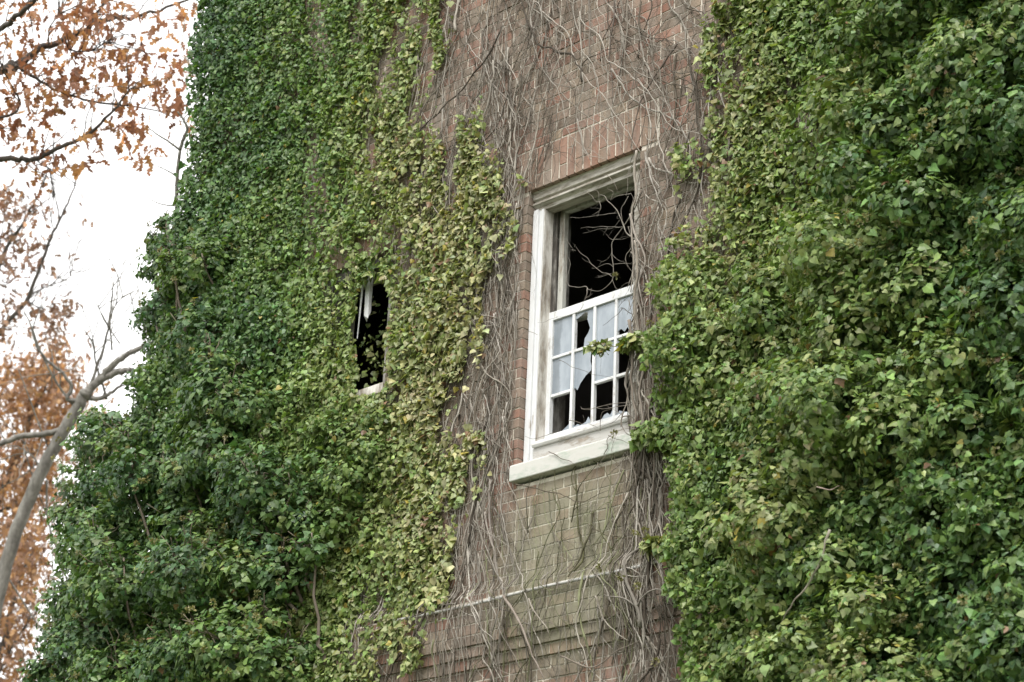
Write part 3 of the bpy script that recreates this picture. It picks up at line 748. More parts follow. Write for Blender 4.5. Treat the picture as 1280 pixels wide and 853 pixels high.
# the branch that reaches across the open window
tw = [px_stem(p, y, rad * .57, np.array(c) * .74, r, .006) for p, y, rad, c in [
    ([(793,300),(782,290),(776,275),(770,262),(762,252),(757,246),(750,243)], -.04, .010, (.42,.39,.34)), ([(789,268),(778,285),(768,300),(764,315),(766,335),(764,352),(752,362),(735,362)], [-.05,-.03,-.02,-.02,-.02,-.02,-.02,-.02], .0075, (.42,.39,.34)),
    ([(735,362),(733,358),(725,358),(714,357),(709,352),(711,342),(714,330),(711,322)], -.02, .0055, (.42,.39,.34)), ([(734,361),(733,370),(731,376)], -.02, .008, (.36,.32,.28)),
    ([(764,346),(750,338),(740,330),(728,318),(720,310)], -.02, .0045, (.42,.39,.34)), ([(720,314),(714,313)], -.02, .003, (.42,.39,.34)), ([(718,310),(719,306)], -.02, .003, (.42,.39,.34)),
    ([(780,285),(765,283),(745,284),(725,285)], -.03, .0045, (.42,.39,.34)), ([(774,275),(765,285),(748,287),(728,292)], -.03, .0035, (.42,.39,.34)), ([(771,268),(750,269),(735,272),(712,273)], -.03, .004, (.42,.39,.34)),
    ([(757,247),(746,252),(738,243),(724,235),(706,238),(690,248)], -.02, .0045, (.42,.39,.34)), ([(748,252),(750,262),(744,268),(740,270)], -.02, .0045, (.42,.39,.34)), ([(748,253),(748,238),(735,236),(728,248)], -.02, .004, (.4,.36,.31)),
    ([(766,335),(758,330),(745,335),(740,335)], -.02, .0035, (.42,.39,.34)), ([(766,331),(780,329),(790,331)], -.02, .004, (.42,.39,.34)), ([(768,301),(760,298),(757,294)], -.02, .003, (.42,.39,.34)), ([(789,310),(783,318),(782,328),(790,340)], -.035, .006, (.4,.37,.32)),
    ([(764,318),(772,325),(782,328)], -.02, .003, (.42,.39,.34)), ([(765,350),(772,362),(781,356),(790,350)], -.03, .0035, (.42,.39,.34)), ([(763,343),(755,345),(747,345)], -.02, .0035, (.42,.39,.34)), ([(768,300),(778,300),(786,297)], -.03, .0035, (.42,.39,.34)),
    ([(785,246),(780,255),(776,262),(777,278)], -.04, .006, (.42,.39,.34)), ([(788,243),(772,245),(764,250)], -.04, .0055, (.42,.39,.34)), ([(764,250),(766,240),(759,236),(766,228)], -.04, .004, (.4,.36,.31)), ([(793,205),(786,215),(785,232),(782,246)], -.045, .006, (.4,.37,.33)), ([(757,218),(768,230),(772,240),(780,235)], -.03, .0045, (.36,.32,.27)),
    ([(765,316),(758,325),(751,328)], -.02, .0035, (.42,.39,.34)), ([(740,360),(738,368),(734,374)], -.02, .003, (.36,.32,.28)),
    # twigs over the lower sash
    ([(700,451),(708,454),(716,459),(735,466),(750,470),(766,473)], .0, .004, (.22,.19,.16)), ([(790,391),(776,386),(777,388),(765,398),(754,407)], -.02, .005, (.16,.14,.12)), ([(772,385),(782,375),(792,366)], -.02, .004, (.16,.14,.12)), ([(730,380),(722,390),(702,396),(685,401),(672,404)], .0, .0032, (.25,.22,.18)),
    ([(790,506),(770,509),(755,511),(727,512)], -.03, .0055, (.36,.32,.28)), ([(790,503),(778,504),(758,506),(744,512),(730,513),(726,509)], -.03, .005, (.36,.32,.28)), ([(710,525),(730,529),(746,534)], -.01, .005, (.32,.28,.24)), ([(749,538),(750,525),(754,515),(768,511)], -.02, .005, (.3,.26,.22)),
    ([(695,540),(680,546),(665,549),(655,545)], -.02, .0045, (.33,.3,.26)), ([(780,515),(770,525),(758,532),(748,536)], -.02, .005, (.33,.3,.26)), ([(686,565),(700,573),(712,577),(720,580)], -.06, .007, (.3,.27,.23)),
    ([(754,568),(760,560),(760,548),(772,540),(786,536)], -.06, .006, (.3,.27,.23)), ([(786,520),(778,522),(777,532),(781,540),(788,545)], -.05, .009, (.34,.3,.26)), ([(760,545),(775,550),(788,556)], -.06, .005, (.3,.27,.23)), ([(764,565),(768,550),(774,538)], -.06, .004, (.3,.27,.23)),
    ([(715,310),(708,302),(700,300),(688,296)], .0, .003, (.38,.35,.3)), ([(668,262),(664,300),(670,345),(667,375)], .03, .0028, (.3,.26,.22)), ([(680,244),(672,268),(668,290)], .02, .0025, (.3,.26,.22)), ([(750,468),(752,440),(756,428)], -.02, .002, (.3,.28,.2)), ([(795,428),(775,431),(755,433)], -.08, .0035, (.3,.28,.2))]]
spurs = []
for P_, R_, c_ in tw:
    for _ in range(r.poisson(1.1)):
        i = r.integers(1, len(P_) - 1); k_ = r.integers(4, 8)
        d_ = P_[min(i + 1, len(P_) - 1)] - P_[i - 1]; d_ = d_ / (np.linalg.norm(d_) + 1e-9) * .5 + r.normal(0, .5, 3) * np.array([1, .3, 1]); q_ = [P_[i]]
        for _k in range(k_):
            d_ = d_ + r.normal(0, .22, 3) * np.array([1, .3, 1]); q_.append(q_[-1] + d_ / np.linalg.norm(d_) * r.uniform(.008, .02))
        spurs.append((np.array(q_), np.linspace(R_[i] * .55, R_[i] * .25, k_ + 1), c_))
vine_thing('pale leafless vine branch reaching across the open window', VG, [(tw, spurs)], (.85, -.03, 7.2), 22)

# ------------------------------------------------------------------ ivy plants
IG = 'ivy on the building'
def ivy_thing(label, L, loc, stems=None, tips=None, umbels=0, seed=1):
    o = empty('ivy', loc, label, 'ivy', IG)
    P, Nn, D, sz, col = L
    leaves_obj('leaves', P, Nn, D, sz, col, M_IVY, o, r=np.random.default_rng(seed))
    if stems: tubes_obj('stems', stems, M_STEM, o, 4)
    if tips is not None and umbels:
        rr = np.random.default_rng(seed + 50); i = rr.choice(len(tips), min(umbels, len(tips)), replace=False)
        c = tips[i, :3] + tips[i, 3:] * .05; k = 26
        d = rr.normal(0, 1, (len(i), k, 3)) + tips[i, None, 3:] * .8; d /= np.linalg.norm(d, axis=2, keepdims=True)
        Pq = (c[:, None] + d * .012).reshape(-1, 3); Dq = d.reshape(-1, 3)
        Nq = rr.normal(0, 1, Dq.shape)
        cq = np.repeat(rr.uniform(.7, 1.25, len(i)), k)[:, None] * np.array([.21, .19, .085])
        leaves_obj('flower_heads', Pq, Nq, Dq, rr.uniform(.012, .022, len(Pq)), cq, M_IVY, o, BUD, BUD_F, 0, 0, rr)
    return o
def under_stems(region, n, seed, rad=.005):
    rr = np.random.default_rng(seed)
    m, s = vine_set(region, n, (.6, 1.8), 0, rr, rad, wig=.14, pale=.15, branch=.8)
    out = []
    for P, R, c in m + s:
        px, py = project(P)
        if inpoly(px, py, HOLE_LW).any(): continue
        out.append((P, R, c))
    return out

# 1 dark ivy over the left corner, 2 pale ivy sheet beside the window
DENS = 8600
L_dark = sheet(P_LEFT, DENS, -3.75, 1.2, 3.2, 12.2, 101, keep=lambda px, py, c: c <= .6)
L_pale = sheet(P_LEFT, DENS * 1.1, -3.2, 1.2, 3.4, 12.2, 102, keep=lambda px, py, c: c > .6)
# leaves that turn the corner of the building
rr = np.random.default_rng(5); n = 10500
zc = rr.uniform(3.2, 12.2, n); yc = rr.uniform(-.12, 1.6, n)
Pc = np.stack([np.full(n, XL), yc, zc], -1); bl = .03 + .24 * fbm(Pc, .5, 4) * rr.random(n) ** .5
Pc[:, 0] -= bl
Lc_ = [Pc, np.stack([-np.ones(n), rr.normal(-.5, .5, n), rr.normal(.55, .4, n)], -1), np.stack([rr.normal(-.2, .3, n), rr.normal(0, .5, n), -np.ones(n)], -1), .044 * np.exp(rr.normal(0, .3, n)), palette(np.full(n, .14), rr)]
L_dark = cat(L_dark, Lc_)
ivy_thing('dark green ivy sheet covering the upper left corner of the building', clear_openings(L_dark), (-3.0, -.05, 9.0), under_stems([(270,0),(500,0),(460,300),(420,600),(330,850),(240,700),(230,300)], 130, 31), seed=1)
ivy_thing('pale yellowish ivy sheet on the brick left of the white window', clear_openings(L_pale), (-.9, -.03, 7.0), under_stems([(500,0),(570,0),(550,200),(650,210),(620,400),(590,560),(590,700),(520,850),(430,850),(470,500)], 190, 32), seed=2)

# 3 bushy mature ivy standing out from the lower left corner
OUT = [(205,255),(180,290),(186,330),(165,400),(160,440),(180,480),(205,500),(150,510),(105,505),(85,560),(64,640),(68,700),(50,760),(30,860),(20,1000),(420,1000),(400,800),(420,640),(330,480),(300,330),(262,262)]
rr = np.random.default_rng(77); cen, rad, cs = [], [], []
tries = 0
while len(cen) < 120 and tries < 20000:
    tries += 1
    px, py = rr.uniform(20, 430), rr.uniform(250, 960)
    if not inpoly(px, py, OUT): continue
    e = edge_dist(np.array([px]), np.array([py]), OUT)[0]
    R = rr.uniform(.16, .40); Rp = R * 165
    if e < Rp * .8 or e > 110 and R < .25: continue
    w0 = wall(px, py)
    y = rr.uniform(-.5, -.1) if w0[0] > XL + .2 else rr.uniform(-.45, .45)
    w = wall(px, py, y)
    if any(np.linalg.norm(w - q) < .62 * (R + q_) * .72 for q, q_ in zip(cen, rad)): continue
    cen.append(w); rad.append(R); cs.append(rr.uniform(.12, .42) + (.1 if px > 330 else 0))
for (px, py, R) in [(122,528,.2),(112,560,.22),(150,535,.22),(104,600,.25),(98,650,.24),(100,700,.22),(88,750,.25),(70,800,.22),(60,850,.26),(185,520,.2),(120,800,.3),(140,640,.3),(190,470,.18),(196,300,.12),(205,275,.1),(222,285,.16),(200,335,.2),(190,400,.2)]:
    cen.append(wall(px, py, rr.uniform(-.1, .2))); rad.append(R); cs.append(rr.uniform(.12, .34))
bush = clumps(cen, rad, cs, 125, 6, .032)
bs = []
for q, R in zip(cen, rad):      # woody limbs holding the clumps off the wall
    b0 = np.array([max(q[0], XL + .1) + rr.uniform(-.1, .4), .0, q[2] - rr.uniform(.3, .8)])
    t = np.linspace(0, 1, 9)[:, None]; pth = b0 * (1 - t) + (q + np.array([0, 0, R * .4])) * t
    pth[:, 2] -= .25 * np.sin(t[:, 0] * math.pi); pth += rr.normal(0, .015, pth.shape)
    bs.append((pth, np.linspace(.022, .006, 9), np.array([.19, .16, .13])))
    for _ in range(7):
        d = rr.normal(0, 1, 3); d[2] = abs(d[2]); d /= np.linalg.norm(d); e = q + d * R * .9
        t2 = np.linspace(0, 1, 6)[:, None]; bs.append((q * (1 - t2) + e * t2 + rr.normal(0, .012, (6, 3)), np.linspace(.007, .003, 6), np.array([.17, .15, .11])))
ivy_thing('bushy dark ivy bulging out from the lower left corner', clear_openings(list(bush[:5])), (-3.6, -.2, 5.6), bs, bush[5], 420, 3)

# 3b lime green tuft under the small broken window
cen, rad, cs = [], [], []
for (px, py, R, c) in [(425,545,.22,.42),(455,560,.22,.46),(440,600,.24,.45),(405,590,.25,.36),(470,520,.14,.5),(420,650,.22,.42),(380,640,.25,.3)]:
    cen.append(wall(px, py, -.14)); rad.append(R); cs.append(c)
tuft = clumps(cen, rad, cs, 110, 9, .030)
ivy_thing('bright green ivy tuft just below the small broken window', clear_openings(list(tuft[:5])), (-1.6, -.1, 6.0), None, tuft[5], 0, 4)

# 4 pale flat sheet right of the bare brick, 5 lime green bushes beside the window, 6 dark bushes at the right
flat_zone = [(840,-300),(1030,-300),(1040,120),(1010,260),(960,330),(900,330),(858,312),(830,318),(840,100)]
def in_flat(px, py): return inpoly(px + 30 * (np.sin(py * .05)), py, flat_zone)
R_flat = sheet(P_RIGHT, DENS * 1.1, .6, 3.0, 5.5, 10.8, 103, keep=lambda px, py, c: in_flat(px, py))
R_col = sheet(P_COLUMN, DENS * 1.1, .9, 1.8, 6.9, 8.4, 104)
ivy_thing('flat light green ivy sheet right of the bare brick above the bushy ivy', cat(R_flat, R_col), (1.9, -.03, 8.4), under_stems([(880,0),(1040,0),(1010,250),(900,330),(850,310),(865,150)], 130, 33), seed=5)
lime_zone = [(780,300),(900,320),(960,330),(985,450),(975,560),(945,640),(950,760),(960,1040),(800,1040),(780,560)]
def in_lime(px, py): return inpoly(px + 22 * np.sin(py * .045), py, lime_zone)
R_lime = sheet(P_RIGHT, DENS, .7, 2.4, 3.2, 7.6, 105, keep=lambda px, py, c: in_lime(px, py) & ~in_flat(px, py))
rr = np.random.default_rng(78)
def scatter(poly, n, rlo, rhi, y0, y1, cfun, gap=.5, inset=.75, xr=(760, 1460), yr=(-260, 1040)):
    cen, rad, cs = [], [], []; t = 0
    while len(cen) < n and t < 20000:
        t += 1
        px, py = rr.uniform(*xr), rr.uniform(*yr)
        if not inpoly(px, py, poly): continue
        R = rr.uniform(rlo, rhi)
        if edge_dist(np.array([px]), np.array([py]), P_RIGHT)[0] < R * 205 * inset: continue
        w = wall(px, py, rr.uniform(y0, y1))
        if any(np.linalg.norm((w - q) * np.array([1, .6, 1.2])) < gap * (R + q_) for q, q_ in zip(cen, rad)): continue
        cen.append(w); rad.append(R); cs.append(cfun(px, py))
    return cen, rad, cs
cl = scatter(lime_zone, 44, .13, .24, -.2, -.08, lambda px, py: rr.uniform(.48, .74), .55, .8)
lime = clumps(*cl, 135, 10, .029)
sprig_c = [wall(742, 431, -.10), wall(752, 433, -.09), wall(784, 428, -.1), wall(796, 424, -.1), wall(812, 680, -.12), wall(822, 678, -.11), wall(800, 543, -.12)]
sprig = clumps(sprig_c, [.05, .05, .06, .07, .06, .06, .08], [.74, .74, .7, .68, .74, .72, .66], 300, 12, .038)
sst = [px_stem([(840,440),(815,432),(790,430),(765,432),(740,431)], -.09, .0045, (.24,.22,.12), rr), px_stem([(848,690),(832,682),(812,680)], -.11, .0045, (.24,.22,.12), rr)]
LL = clear_openings(trim(cat(R_lime, lime[:5]), P_RIGHT)); LL = cat(LL, sprig[:5])
ivy_thing('bright green bushy ivy right beside the window, a sprig crossing the sash', LL, (1.4, -.1, 5.6), under_stems([(840,330),(960,350),(960,850),(860,850),(840,600)], 60, 34) + sst, lime[5], 60, 6)
R_dark = sheet(P_RIGHT, DENS, 1.0, 5.2, 2.6, 11.0, 106, keep=lambda px, py, c: ~in_flat(px, py) & ~in_lime(px, py))
dz = [(1060,-200),(1460,-200),(1460,1040),(960,1040),(950,760),(960,640),(1000,520),(1010,380),(1050,200)]
HOLLOW = [(1226,150,16,26),(1150,215,14,10),(1216,395,20,16),(1240,490,22,12),(1165,645,24,16),(1185,735,16,26),(1265,350,10,16),(1060,505,12,12),(1110,600,14,10),(1262,90,10,20),(1100,820,18,10),(1030,345,12,8)]
def pits(L):
    px, py = project(L[0]); rr_ = np.random.default_rng(9)
    wob = (noise3(L[0], .1, 6) - .5) * 1.6
    k = np.ones(len(px), bool)
    for (a, b, c, d) in HOLLOW:
        q = ((px - a) / c) ** 2 + ((py - b) / d) ** 2 + wob < 1
        k &= ~(q & (L[0][:, 1] < -.2) & (rr_.random(len(px)) < .8))
    return [v[k] for v in L]
cl = scatter(dz, 96, .2, .38, -.44, -.16, lambda px, py: np.clip(rr.uniform(.26, .58) - (px - 1150) * .0006, .14, .68), .5)
dk = clumps(*cl, 125, 11, .031)
ivy_thing('deep green bushy ivy with dark hollows covering the far right wall', pits(trim(cat(R_dark, dk[:5]), P_RIGHT)), (3.0, -.2, 6.0), under_stems([(1000,0),(1400,0),(1400,900),(960,900)], 110, 35, .007) + [px_stem([(1036,662),(1026,700),(1005,735),(985,765),(972,790)], [-.5,-.5,-.49,-.47,-.4], .011, (.4,.37,.3), rr), px_stem([(1020,610),(1035,612),(1050,608)], -.5, .005, (.5,.4,.35), rr)], dk[5], 330, 7)

# ------------------------------------------------------------------ trees behind the corner
M_BARKD = bark_mat('dark_bark', (.05, .042, .038), (.12, .105, .09))
M_BARKG = bark_mat('grey_bark', (.11, .103, .092), (.30, .288, .26), 9)
M_OAK = leaf_mat('autumn_leaf', under=(.28, .17, .11), rough=.6, trans=.3, spec=.25, glow=(1.35, 1.05, .8))
def smooth_path(P, sub=6):
    P = np.asarray(P, float)
    t = np.linspace(0, len(P) - 1, (len(P) - 1) * sub + 1); i = np.minimum(t.astype(int), len(P) - 2); f = (t - i)[:, None]
    Pm = np.vstack([2 * P[0] - P[1], P, 2 * P[-1] - P[-2]]); A, B, C_, D_ = Pm[i], Pm[i + 1], Pm[i + 2], Pm[i + 3]
    return .5 * ((2 * B) + (-A + C_) * f + (2 * A - 5 * B + 4 * C_ - D_) * f ** 2 + (-A + 3 * B - 3 * C_ + D_) * f ** 3)
def limb(pts, dists, r0, r1, rr, wob=.012):
    q = np.array(pts, float); d = np.broadcast_to(np.asarray(dists, float), (len(q),)) if np.ndim(dists) == 0 else np.linspace(dists[0], dists[1], len(q))
    P = smooth_path(at(q[:, 0], q[:, 1], d)); P += rr.normal(0, wob * r0 / .05, P.shape)
    return P, np.linspace(r0, r1, len(P)), np.array([1, 1, 1.])
def leaf_cloud(paths, n, spread, size, cols, rr, hang=.1):
    """leaves in bunches near the twigs"""
    W_ = np.array([len(p) for p in paths], float); which = rr.choice(len(paths), n // 4, p=W_ / W_.sum())
    c = np.stack([paths[i][rr.integers(len(paths[i]) // 4, len(paths[i]))] for i in which])
    c = c + rr.normal(0, spread, c.shape) - np.array([0, 0, hang])
    P = np.repeat(c, 4, 0) + rr.normal(0, size * .7, (len(c) * 4, 3)); m = len(P)
    Nn = rr.normal(0, 1, (m, 3)); Nn[:, 2] *= .5
    D = rr.normal(0, .55, (m, 3)); D[:, 2] -= 1
    col = np.array(cols)[rr.integers(0, len(cols), len(c))].repeat(4, 0) * np.exp(rr.normal(0, .25, m))[:, None]
    return P, Nn, D, size * np.exp(rr.normal(0, .2, m)), col
def tree_thing(name, label, cat_, base, trunk, limbs, twigs, leaf, bark, group=None, shape=(OAK, OAK_F), rr=None):
    o = empty(name, tuple(base), label, cat_, group)
    tubes_obj('trunk', [trunk], bark, o, 12)
    for l in limbs: tubes_obj('branch', [l], bark, o, 8)
    if twigs: tubes_obj('twigs', twigs, bark, o, 4)['kind'] = 'stuff'
    if leaf is not None: leaves_obj('leaves', *leaf, M_OAK, o, shape[0], shape[1], .25, .35, rr)
    return o
def sprout(paths, n, length, rr, r0=.008, up=.2):
    out = []
    for _ in range(n):
        p = paths[rr.integers(len(paths))]; i = rr.integers(len(p) // 6, len(p) - 1); d = p[min(i + 1, len(p) - 1)] - p[i]; d /= np.linalg.norm(d) + 1e-9
        d = d * .6 + rr.normal(0, .55, 3) + np.array([0, 0, up]); d /= np.linalg.norm(d); L = rr.uniform(*length)
        q = [p[i]]
        for s in range(7):
            d = d + rr.normal(0, .16, 3); d /= np.linalg.norm(d); q.append(q[-1] + d * L / 7)
        out.append((np.array(q), np.linspace(r0, r0 * .4, 8), np.array([1, 1, 1.])))
    return out

# oak, upper left
rr = np.random.default_rng(41); Dk = 21.0
base = at(np.array(-330.), np.array(300.), np.array(Dk)); base[2] = 0
top = at(np.array(-300.), np.array(-60.), np.array(Dk)); tp = np.stack([base * (1 - t) + top * t for t in np.linspace(0, 1.1, 14)]); tp += rr.normal(0, .05, tp.shape)
trunk = (tp, np.linspace(.36, .2, 14), np.array([1, 1, 1.]))
limbs = [limb(p, (Dk, Dk + dd), a * .5, b * .62, rr) for p, dd, a, b in [
    ([(-310,190),(-120,130),(0,88),(22,80),(55,58),(100,42),(130,25),(170,20),(225,5),(260,-12)], .8, .115, .012),
    ([(-310,260),(-150,215),(0,200),(40,199),(70,186),(110,168),(140,140),(158,118),(175,100)], -.4, .08, .008),
    ([(20,82),(40,95),(75,115),(120,128),(160,132),(200,140),(232,142)], .4, .04, .007),
    ([(-300,140),(-80,70),(0,35),(20,20),(45,0),(80,-30)], -.8, .075, .03),
    ([(82,50),(88,62),(110,64),(130,55),(145,45)], .3, .02, .006), ([(-20,150),(10,145),(25,130),(10,100),(0,80)], -.3, .03, .01),
    ([(105,40),(118,20),(128,8),(150,-15)], .3, .022, .008), ([(42,198),(60,210),(75,215)], .2, .014, .005), ([(60,58),(62,35),(75,15),(92,-15)], .1, .02, .008), ([(0,155),(-30,165),(-120,200)], .1, .02, .03), ([(-200,60),(-60,10),(30,-60)], .2, .08, .03)]]
paths = [l[0] for l in limbs]
tw_ = sprout(paths, 150, (.25, .8), rr, .007)
OC = [(.36, .195, .105), (.30, .15, .09), (.41, .23, .115), (.26, .135, .09), (.32, .19, .13), (.46, .27, .12)]
vis = [p[(project(p)[0] > -60)] for p in paths] + [t[0] for t in tw_]
vis = [p for p in vis if len(p) > 3]
leafset = list(leaf_cloud(vis, 760, .15, .105, OC, rr, .14))
# fuller bunches where the photo shows them
spots = [(20,60),(30,110),(25,150),(15,170),(60,110),(65,140),(90,110),(75,90),(40,30),(100,12),(115,15),(170,60),(180,75),(195,30),(215,15),(230,20),(215,70),(220,85),(200,110),(215,110),(190,110),(225,115),(140,65),(145,80),(130,180),(100,180),(160,180),(175,195),(185,200),(90,185),(110,90),(165,160),(5,120),(10,20),(55,75),(120,30),(205,60),(30,200),(10,140),(150,150),(235,150)]
sp = np.array(spots, float); k = 15
sx = np.repeat(sp[:, 0], k) + rr.normal(0, 15, len(sp) * k); sy = np.repeat(sp[:, 1], k) + rr.normal(0, 14, len(sp) * k)
Pq = at(sx, sy, Dk + rr.normal(.1, .35, len(sx))); m = len(Pq)
Nn = rr.normal(0, 1, (m, 3)); D = rr.normal(0, .5, (m, 3)); D[:, 2] -= 1
extra = [Pq, Nn, D, .11 * np.exp(rr.normal(0, .22, m)), np.array(OC)[rr.integers(0, len(OC), m)] * np.exp(rr.normal(0, .25, m))[:, None]]
leafset = cat(leafset, extra)
keepl = ~((project(leafset[0])[0] > 245) | ((project(leafset[0])[1] > 212) & (project(leafset[0])[0] > 60)))
leafset = [q[keepl] for q in leafset]
tree_thing('oak_tree', 'oak with rust orange leaves on dark spreading branches, top left', 'tree', base, trunk, limbs, tw_, leafset, M_BARKD, None, (OAK, OAK_F), rr)

# grey bare tree behind the ivy bush
rr = np.random.default_rng(42); Dg = 25.0
base = at(np.array(-60.), np.array(900.), np.array(Dg)); base[2] = 0
tk = limb([(-28,860),(0,735),(22,660),(52,590),(82,535),(100,505),(108,490)], Dg, .088, .072, rr, .004); tk[0][0] = at(np.array(-28.), np.array(860.), np.array(Dg))
root = np.stack([base * (1 - t) + tk[0][0] * t for t in np.linspace(0, 1, 6)])[:-1]
trunk = (np.vstack([root, tk[0]]), np.concatenate([np.linspace(.18, .13, 5), tk[1]]), np.array([1, 1, 1.]))
limbs = [limb(p, Dg, a * .72, b * .72, rr, .006) for p, a, b in [
    ([(100,505),(118,480),(140,458),(165,440),(200,425)], .068, .04), ([(106,492),(122,478),(145,466),(168,462)], .085, .05), ([(108,498),(125,498),(140,490),(155,478)], .05, .02),
    ([(85,535),(60,542),(30,545),(0,555),(-60,575)], .055, .045), ([(98,502),(84,498),(90,485),(78,466),(58,450),(45,430),(38,405)], .045, .012),
    ([(92,508),(72,480),(58,455),(48,432),(38,405),(30,390)], .022, .012), ([(112,486),(122,455),(128,440),(136,405),(140,370),(142,352)], .03, .012), ([(133,500),(128,480),(120,455),(116,430),(105,412)], .022, .012), ([(140,438),(138,400),(150,375),(178,360)], .018, .006), ([(150,430),(130,400),(122,380)], .014, .005),
    ([(58,600),(60,650),(75,700),(85,760)], .02, .01), ([(54,590),(40,570),(25,560)], .02, .008), ([(60,560),(30,480),(22,460)], .014, .008),
    ([(12,725),(40,770),(80,830),(110,880)], .016, .01), ([(30,560),(42,600),(62,660),(68,740)], .012, .008)]]
tw_ = sprout([l[0] for l in limbs[:12]], 46, (.4, 1.4), rr, .008)
tree_thing('bare_tree', 'pale grey forked tree trunk with leafless limbs beside the bushy ivy', 'tree', base, trunk, limbs, tw_, None, M_BARKG, None, rr=rr)

# slim bare sapling just outside the corner
rr = np.random.default_rng(43); Ds = 18.0
base = at(np.array(215.), np.array(700.), np.array(Ds)); base[2] = 0
tk = limb([(216,500),(222,380),(221,250),(222,215),(225,188)], Ds, .022, .014, rr, .003)
root = np.stack([base * (1 - t) + tk[0][0] * t for t in np.linspace(0, 1, 8)])[:-1]
trunk = (np.vstack([root, tk[0]]), np.concatenate([np.linspace(.05, .023, 7), tk[1]]), np.array([1, 1, 1.]))
limbs = [limb(p, Ds, a, b, rr, .004) for p, a, b in [([(225,188),(230,172),(234,160),(228,148),(222,140)], .018, .007), ([(225,188),(212,178),(196,168),(186,160)], .011, .004), ([(222,222),(210,214),(190,205)], .008, .003), ([(222,258),(200,255),(180,245)], .007, .003), ([(228,150),(236,142),(244,140)], .006, .003)]]
tree_thing('bare_sapling', 'thin leafless sapling rising against the sky beside the ivy corner', 'tree', base, trunk, limbs, None, None, M_BARKG, None, rr=rr)

# dull brown tree on the left, further off; golden tree further still
def far_tree(name, label, bpx, dist, limb_defs, nl, spread, size, cols, seed, spots=None, k=30, sd=18, r0=.2, bark=None):
    rr = np.random.default_rng(seed)
    base = at(np.array(float(bpx)), np.array(800.), np.array(dist)); base[2] = 0
    first = limb(limb_defs[0][0], dist, limb_defs[0][1], limb_defs[0][2], rr, .006)
    root = np.stack([base * (1 - t) + first[0][0] * t for t in np.linspace(0, 1, 8)])[:-1]
    trunk = (np.vstack([root, first[0]]), np.concatenate([np.linspace(r0, limb_defs[0][1] * 1.03, 7), first[1]]), np.array([1, 1, 1.]))
    limbs = [limb(p, (dist, dist + rr.uniform(-1, 1)), a, b, rr, .006) for p, a, b in limb_defs[1:]]
    paths = [l[0] for l in limbs] + [first[0]]; tw_ = sprout(paths, 60, (.5, 1.6), rr, .009)
    lf = None
    if nl: lf = list(leaf_cloud(paths + [t[0] for t in tw_], nl, spread, size, cols, rr, .1))
    if spots:
        sp = np.array(spots, float); sx = np.repeat(sp[:, 0], k) + rr.normal(0, sd, len(sp) * k); sy = np.repeat(sp[:, 1], k) + rr.normal(0, sd, len(sp) * k)
        Pq = at(sx, sy, dist + rr.normal(0, 1.2, len(sx))); m = len(Pq); D = rr.normal(0, .6, (m, 3)); D[:, 2] -= 1
        ex = [Pq, rr.normal(0, 1, (m, 3)), D, size * np.exp(rr.normal(0, .22, m)), np.array(cols)[rr.integers(0, len(cols), m)] * np.exp(rr.normal(0, .25, m))[:, None]]
        lf = cat(lf, ex) if lf is not None else ex
    return tree_thing(name, label, 'tree', base, trunk, limbs, tw_, lf, bark or M_BARKD, None, (OAK, OAK_F), rr)
BR = [(.20, .125, .095), (.16, .10, .08), (.25, .155, .10), (.18, .13, .10)]
far_tree('autumn_tree', 'thin tree with sparse dull brown leaves left of the grey trunk', -70, 32., [
    ([(-60,560),(-40,480),(0,415),(35,372),(58,310),(75,275),(92,235),(102,205)], .05, .007), ([(-40,470),(0,330),(25,285),(45,250),(58,218)], .04, .008), ([(20,392),(45,365),(80,350),(130,320)], .014, .004), ([(68,290),(64,270),(68,245)], .01, .004), ([(-60,420),(-20,330),(0,300)], .03, .01), ([(32,376),(50,385),(75,395)], .012, .005)],
    200, .25, .11, BR, 51, [(10,245),(20,250),(28,268),(12,300),(25,300),(40,305),(8,330),(18,340),(45,320),(5,380),(25,385),(50,390),(60,395),(75,385),(70,400),(85,380),(10,400),(5,420),(60,415),(-20,300),(-20,400),(72,418),(5,262),(32,262)], 26, 8, .12)
GD = [(.34, .195, .095), (.39, .24, .11), (.27, .155, .095), (.32, .21, .125), (.25, .155, .105)]
far_tree('autumn_tree', 'golden orange tree filling the gap behind the grey trunk', -90, 42., [
    ([(-80,800),(-40,700),(10,600),(40,520),(60,470),(70,430)], .14, .02), ([(10,600),(50,560),(85,520),(100,480)], .05, .01), ([(-40,680),(-20,560),(5,480),(15,450)], .06, .012), ([(0,640),(40,620),(80,600)], .04, .01), ([(-60,760),(20,720),(60,700)], .04, .01), ([(-60,780),(10,800),(40,850)], .04, .01)],
    700, .5, .13, GD, 52, [(10,460),(20,470),(35,480),(50,465),(15,500),(35,505),(60,480),(75,490),(60,510),(80,510),(90,500),(10,530),(30,530),(50,530),(70,525),(5,560),(20,580),(45,560),(15,600),(35,590),(60,580),(70,560),(10,620),(50,610),(30,630),(65,620),(15,650),(60,640),(-20,500),(-20,560),(-20,620),(55,455),(70,460),(5,480),(85,470),(62,440),(10,700),(30,690),(15,740),(40,720),(10,780)], 110, 14, .3)
DB = [(.22, .13, .085), (.27, .16, .085), (.18, .11, .08), (.33, .2, .09)]
far_tree('autumn_tree', 'brown leaved tree low down at the left edge of the photo', -40, 37., [
    ([(-40,1000),(-20,900),(0,820),(20,740),(40,690)], .1, .015), ([(-10,860),(20,800),(50,760)], .03, .008), ([(0,820),(-10,720),(5,660)], .03, .01), ([(-20,900),(20,870),(60,850)], .03, .01)],
    340, .4, .12, DB, 53, [(10,690),(25,700),(40,680),(12,720),(30,720),(5,745),(48,700),(55,670),(10,770),(20,790),(5,810),(20,830),(8,850),(25,850),(40,760),(30,660),(10,660),(-20,700),(-20,780),(35,740)], 75, 11, .2)

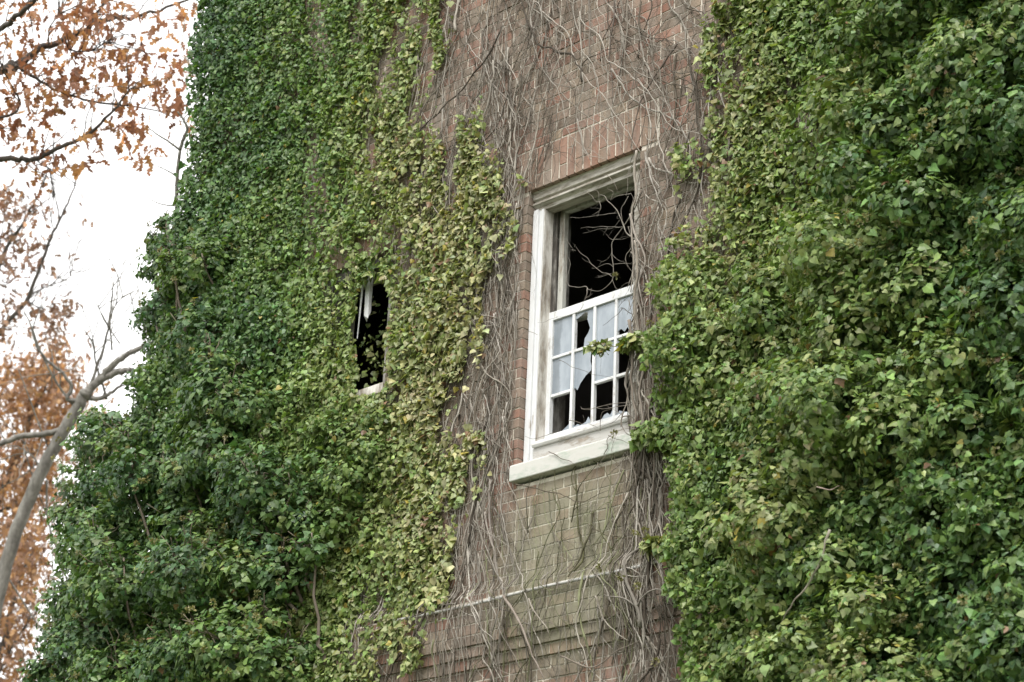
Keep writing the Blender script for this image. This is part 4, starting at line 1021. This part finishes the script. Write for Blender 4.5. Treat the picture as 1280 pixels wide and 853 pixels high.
# ------------------------------------------------------------------ sky, sun, camera
w = bpy.data.worlds.new('World'); scene.world = w; w.use_nodes = True
nt = w.node_tree; bg = nt.nodes['Background']
EL, AZ = 55.0, 150.0
sky = nt.nodes.new('ShaderNodeTexSky'); sky.sky_type = 'NISHITA'; sky.sun_disc = False; sky.sun_elevation = math.radians(EL); sky.sun_rotation = math.radians(AZ); sky.dust_density = 4; sky.air_density = 1.0
hs = nt.nodes.new('ShaderNodeHueSaturation'); hs.inputs['Saturation'].default_value = .18; nt.links.new(sky.outputs[0], hs.inputs['Color'])
mx = nt.nodes.new('ShaderNodeMix'); mx.data_type = 'RGBA'; mx.inputs[0].default_value = .75
nt.links.new(hs.outputs[0], mx.inputs[6]); mx.inputs[7].default_value = (11.1, 11.0, 10.9, 1)     # the white cloud layer over the clear sky
nt.links.new(mx.outputs[2], bg.inputs[0]); bg.inputs[1].default_value = .105
sd_ = bpy.data.lights.new('sun', 'SUN'); sd_.energy = 1.5; sd_.angle = math.radians(18); sd_.color = (1, .97, .92)
so = link(bpy.data.objects.new('sun', sd_))
az = math.radians(AZ); sdir = np.array([math.sin(az) * math.cos(math.radians(EL)), math.cos(az) * math.cos(math.radians(EL)), math.sin(math.radians(EL))])
import mathutils
so.rotation_euler = mathutils.Vector(sdir).to_track_quat('Z', 'Y').to_euler(); so.location = (5, -10, 20)

cd = bpy.data.cameras.new('camera'); cam = link(bpy.data.objects.new('camera', cd))
cd.sensor_width = 36; cd.sensor_fit = 'HORIZONTAL'; cd.lens = F / W * 36; cd.clip_end = 6000; cd.clip_start = .1
Rm = np.stack([M @ np.array([1, 0, 0]), M @ np.array([0, -1, 0]), M @ np.array([0, 0, -1])], 1)
cam.matrix_world = mathutils.Matrix([[*Rm[0], CAM[0]], [*Rm[1], CAM[1]], [*Rm[2], CAM[2]], [0, 0, 0, 1]])
cd.dof.use_dof = True; cd.dof.focus_distance = 12.0; cd.dof.aperture_fstop = 3.4
scene.camera = cam
scene.view_settings.view_transform = 'Standard'; scene.view_settings.look = 'None'; scene.view_settings.gamma = 1; scene.view_settings.exposure = 1.1
scene.view_settings.use_curve_mapping = False
scene.cycles.max_bounces = 8; scene.cycles.transparent_max_bounces = 12
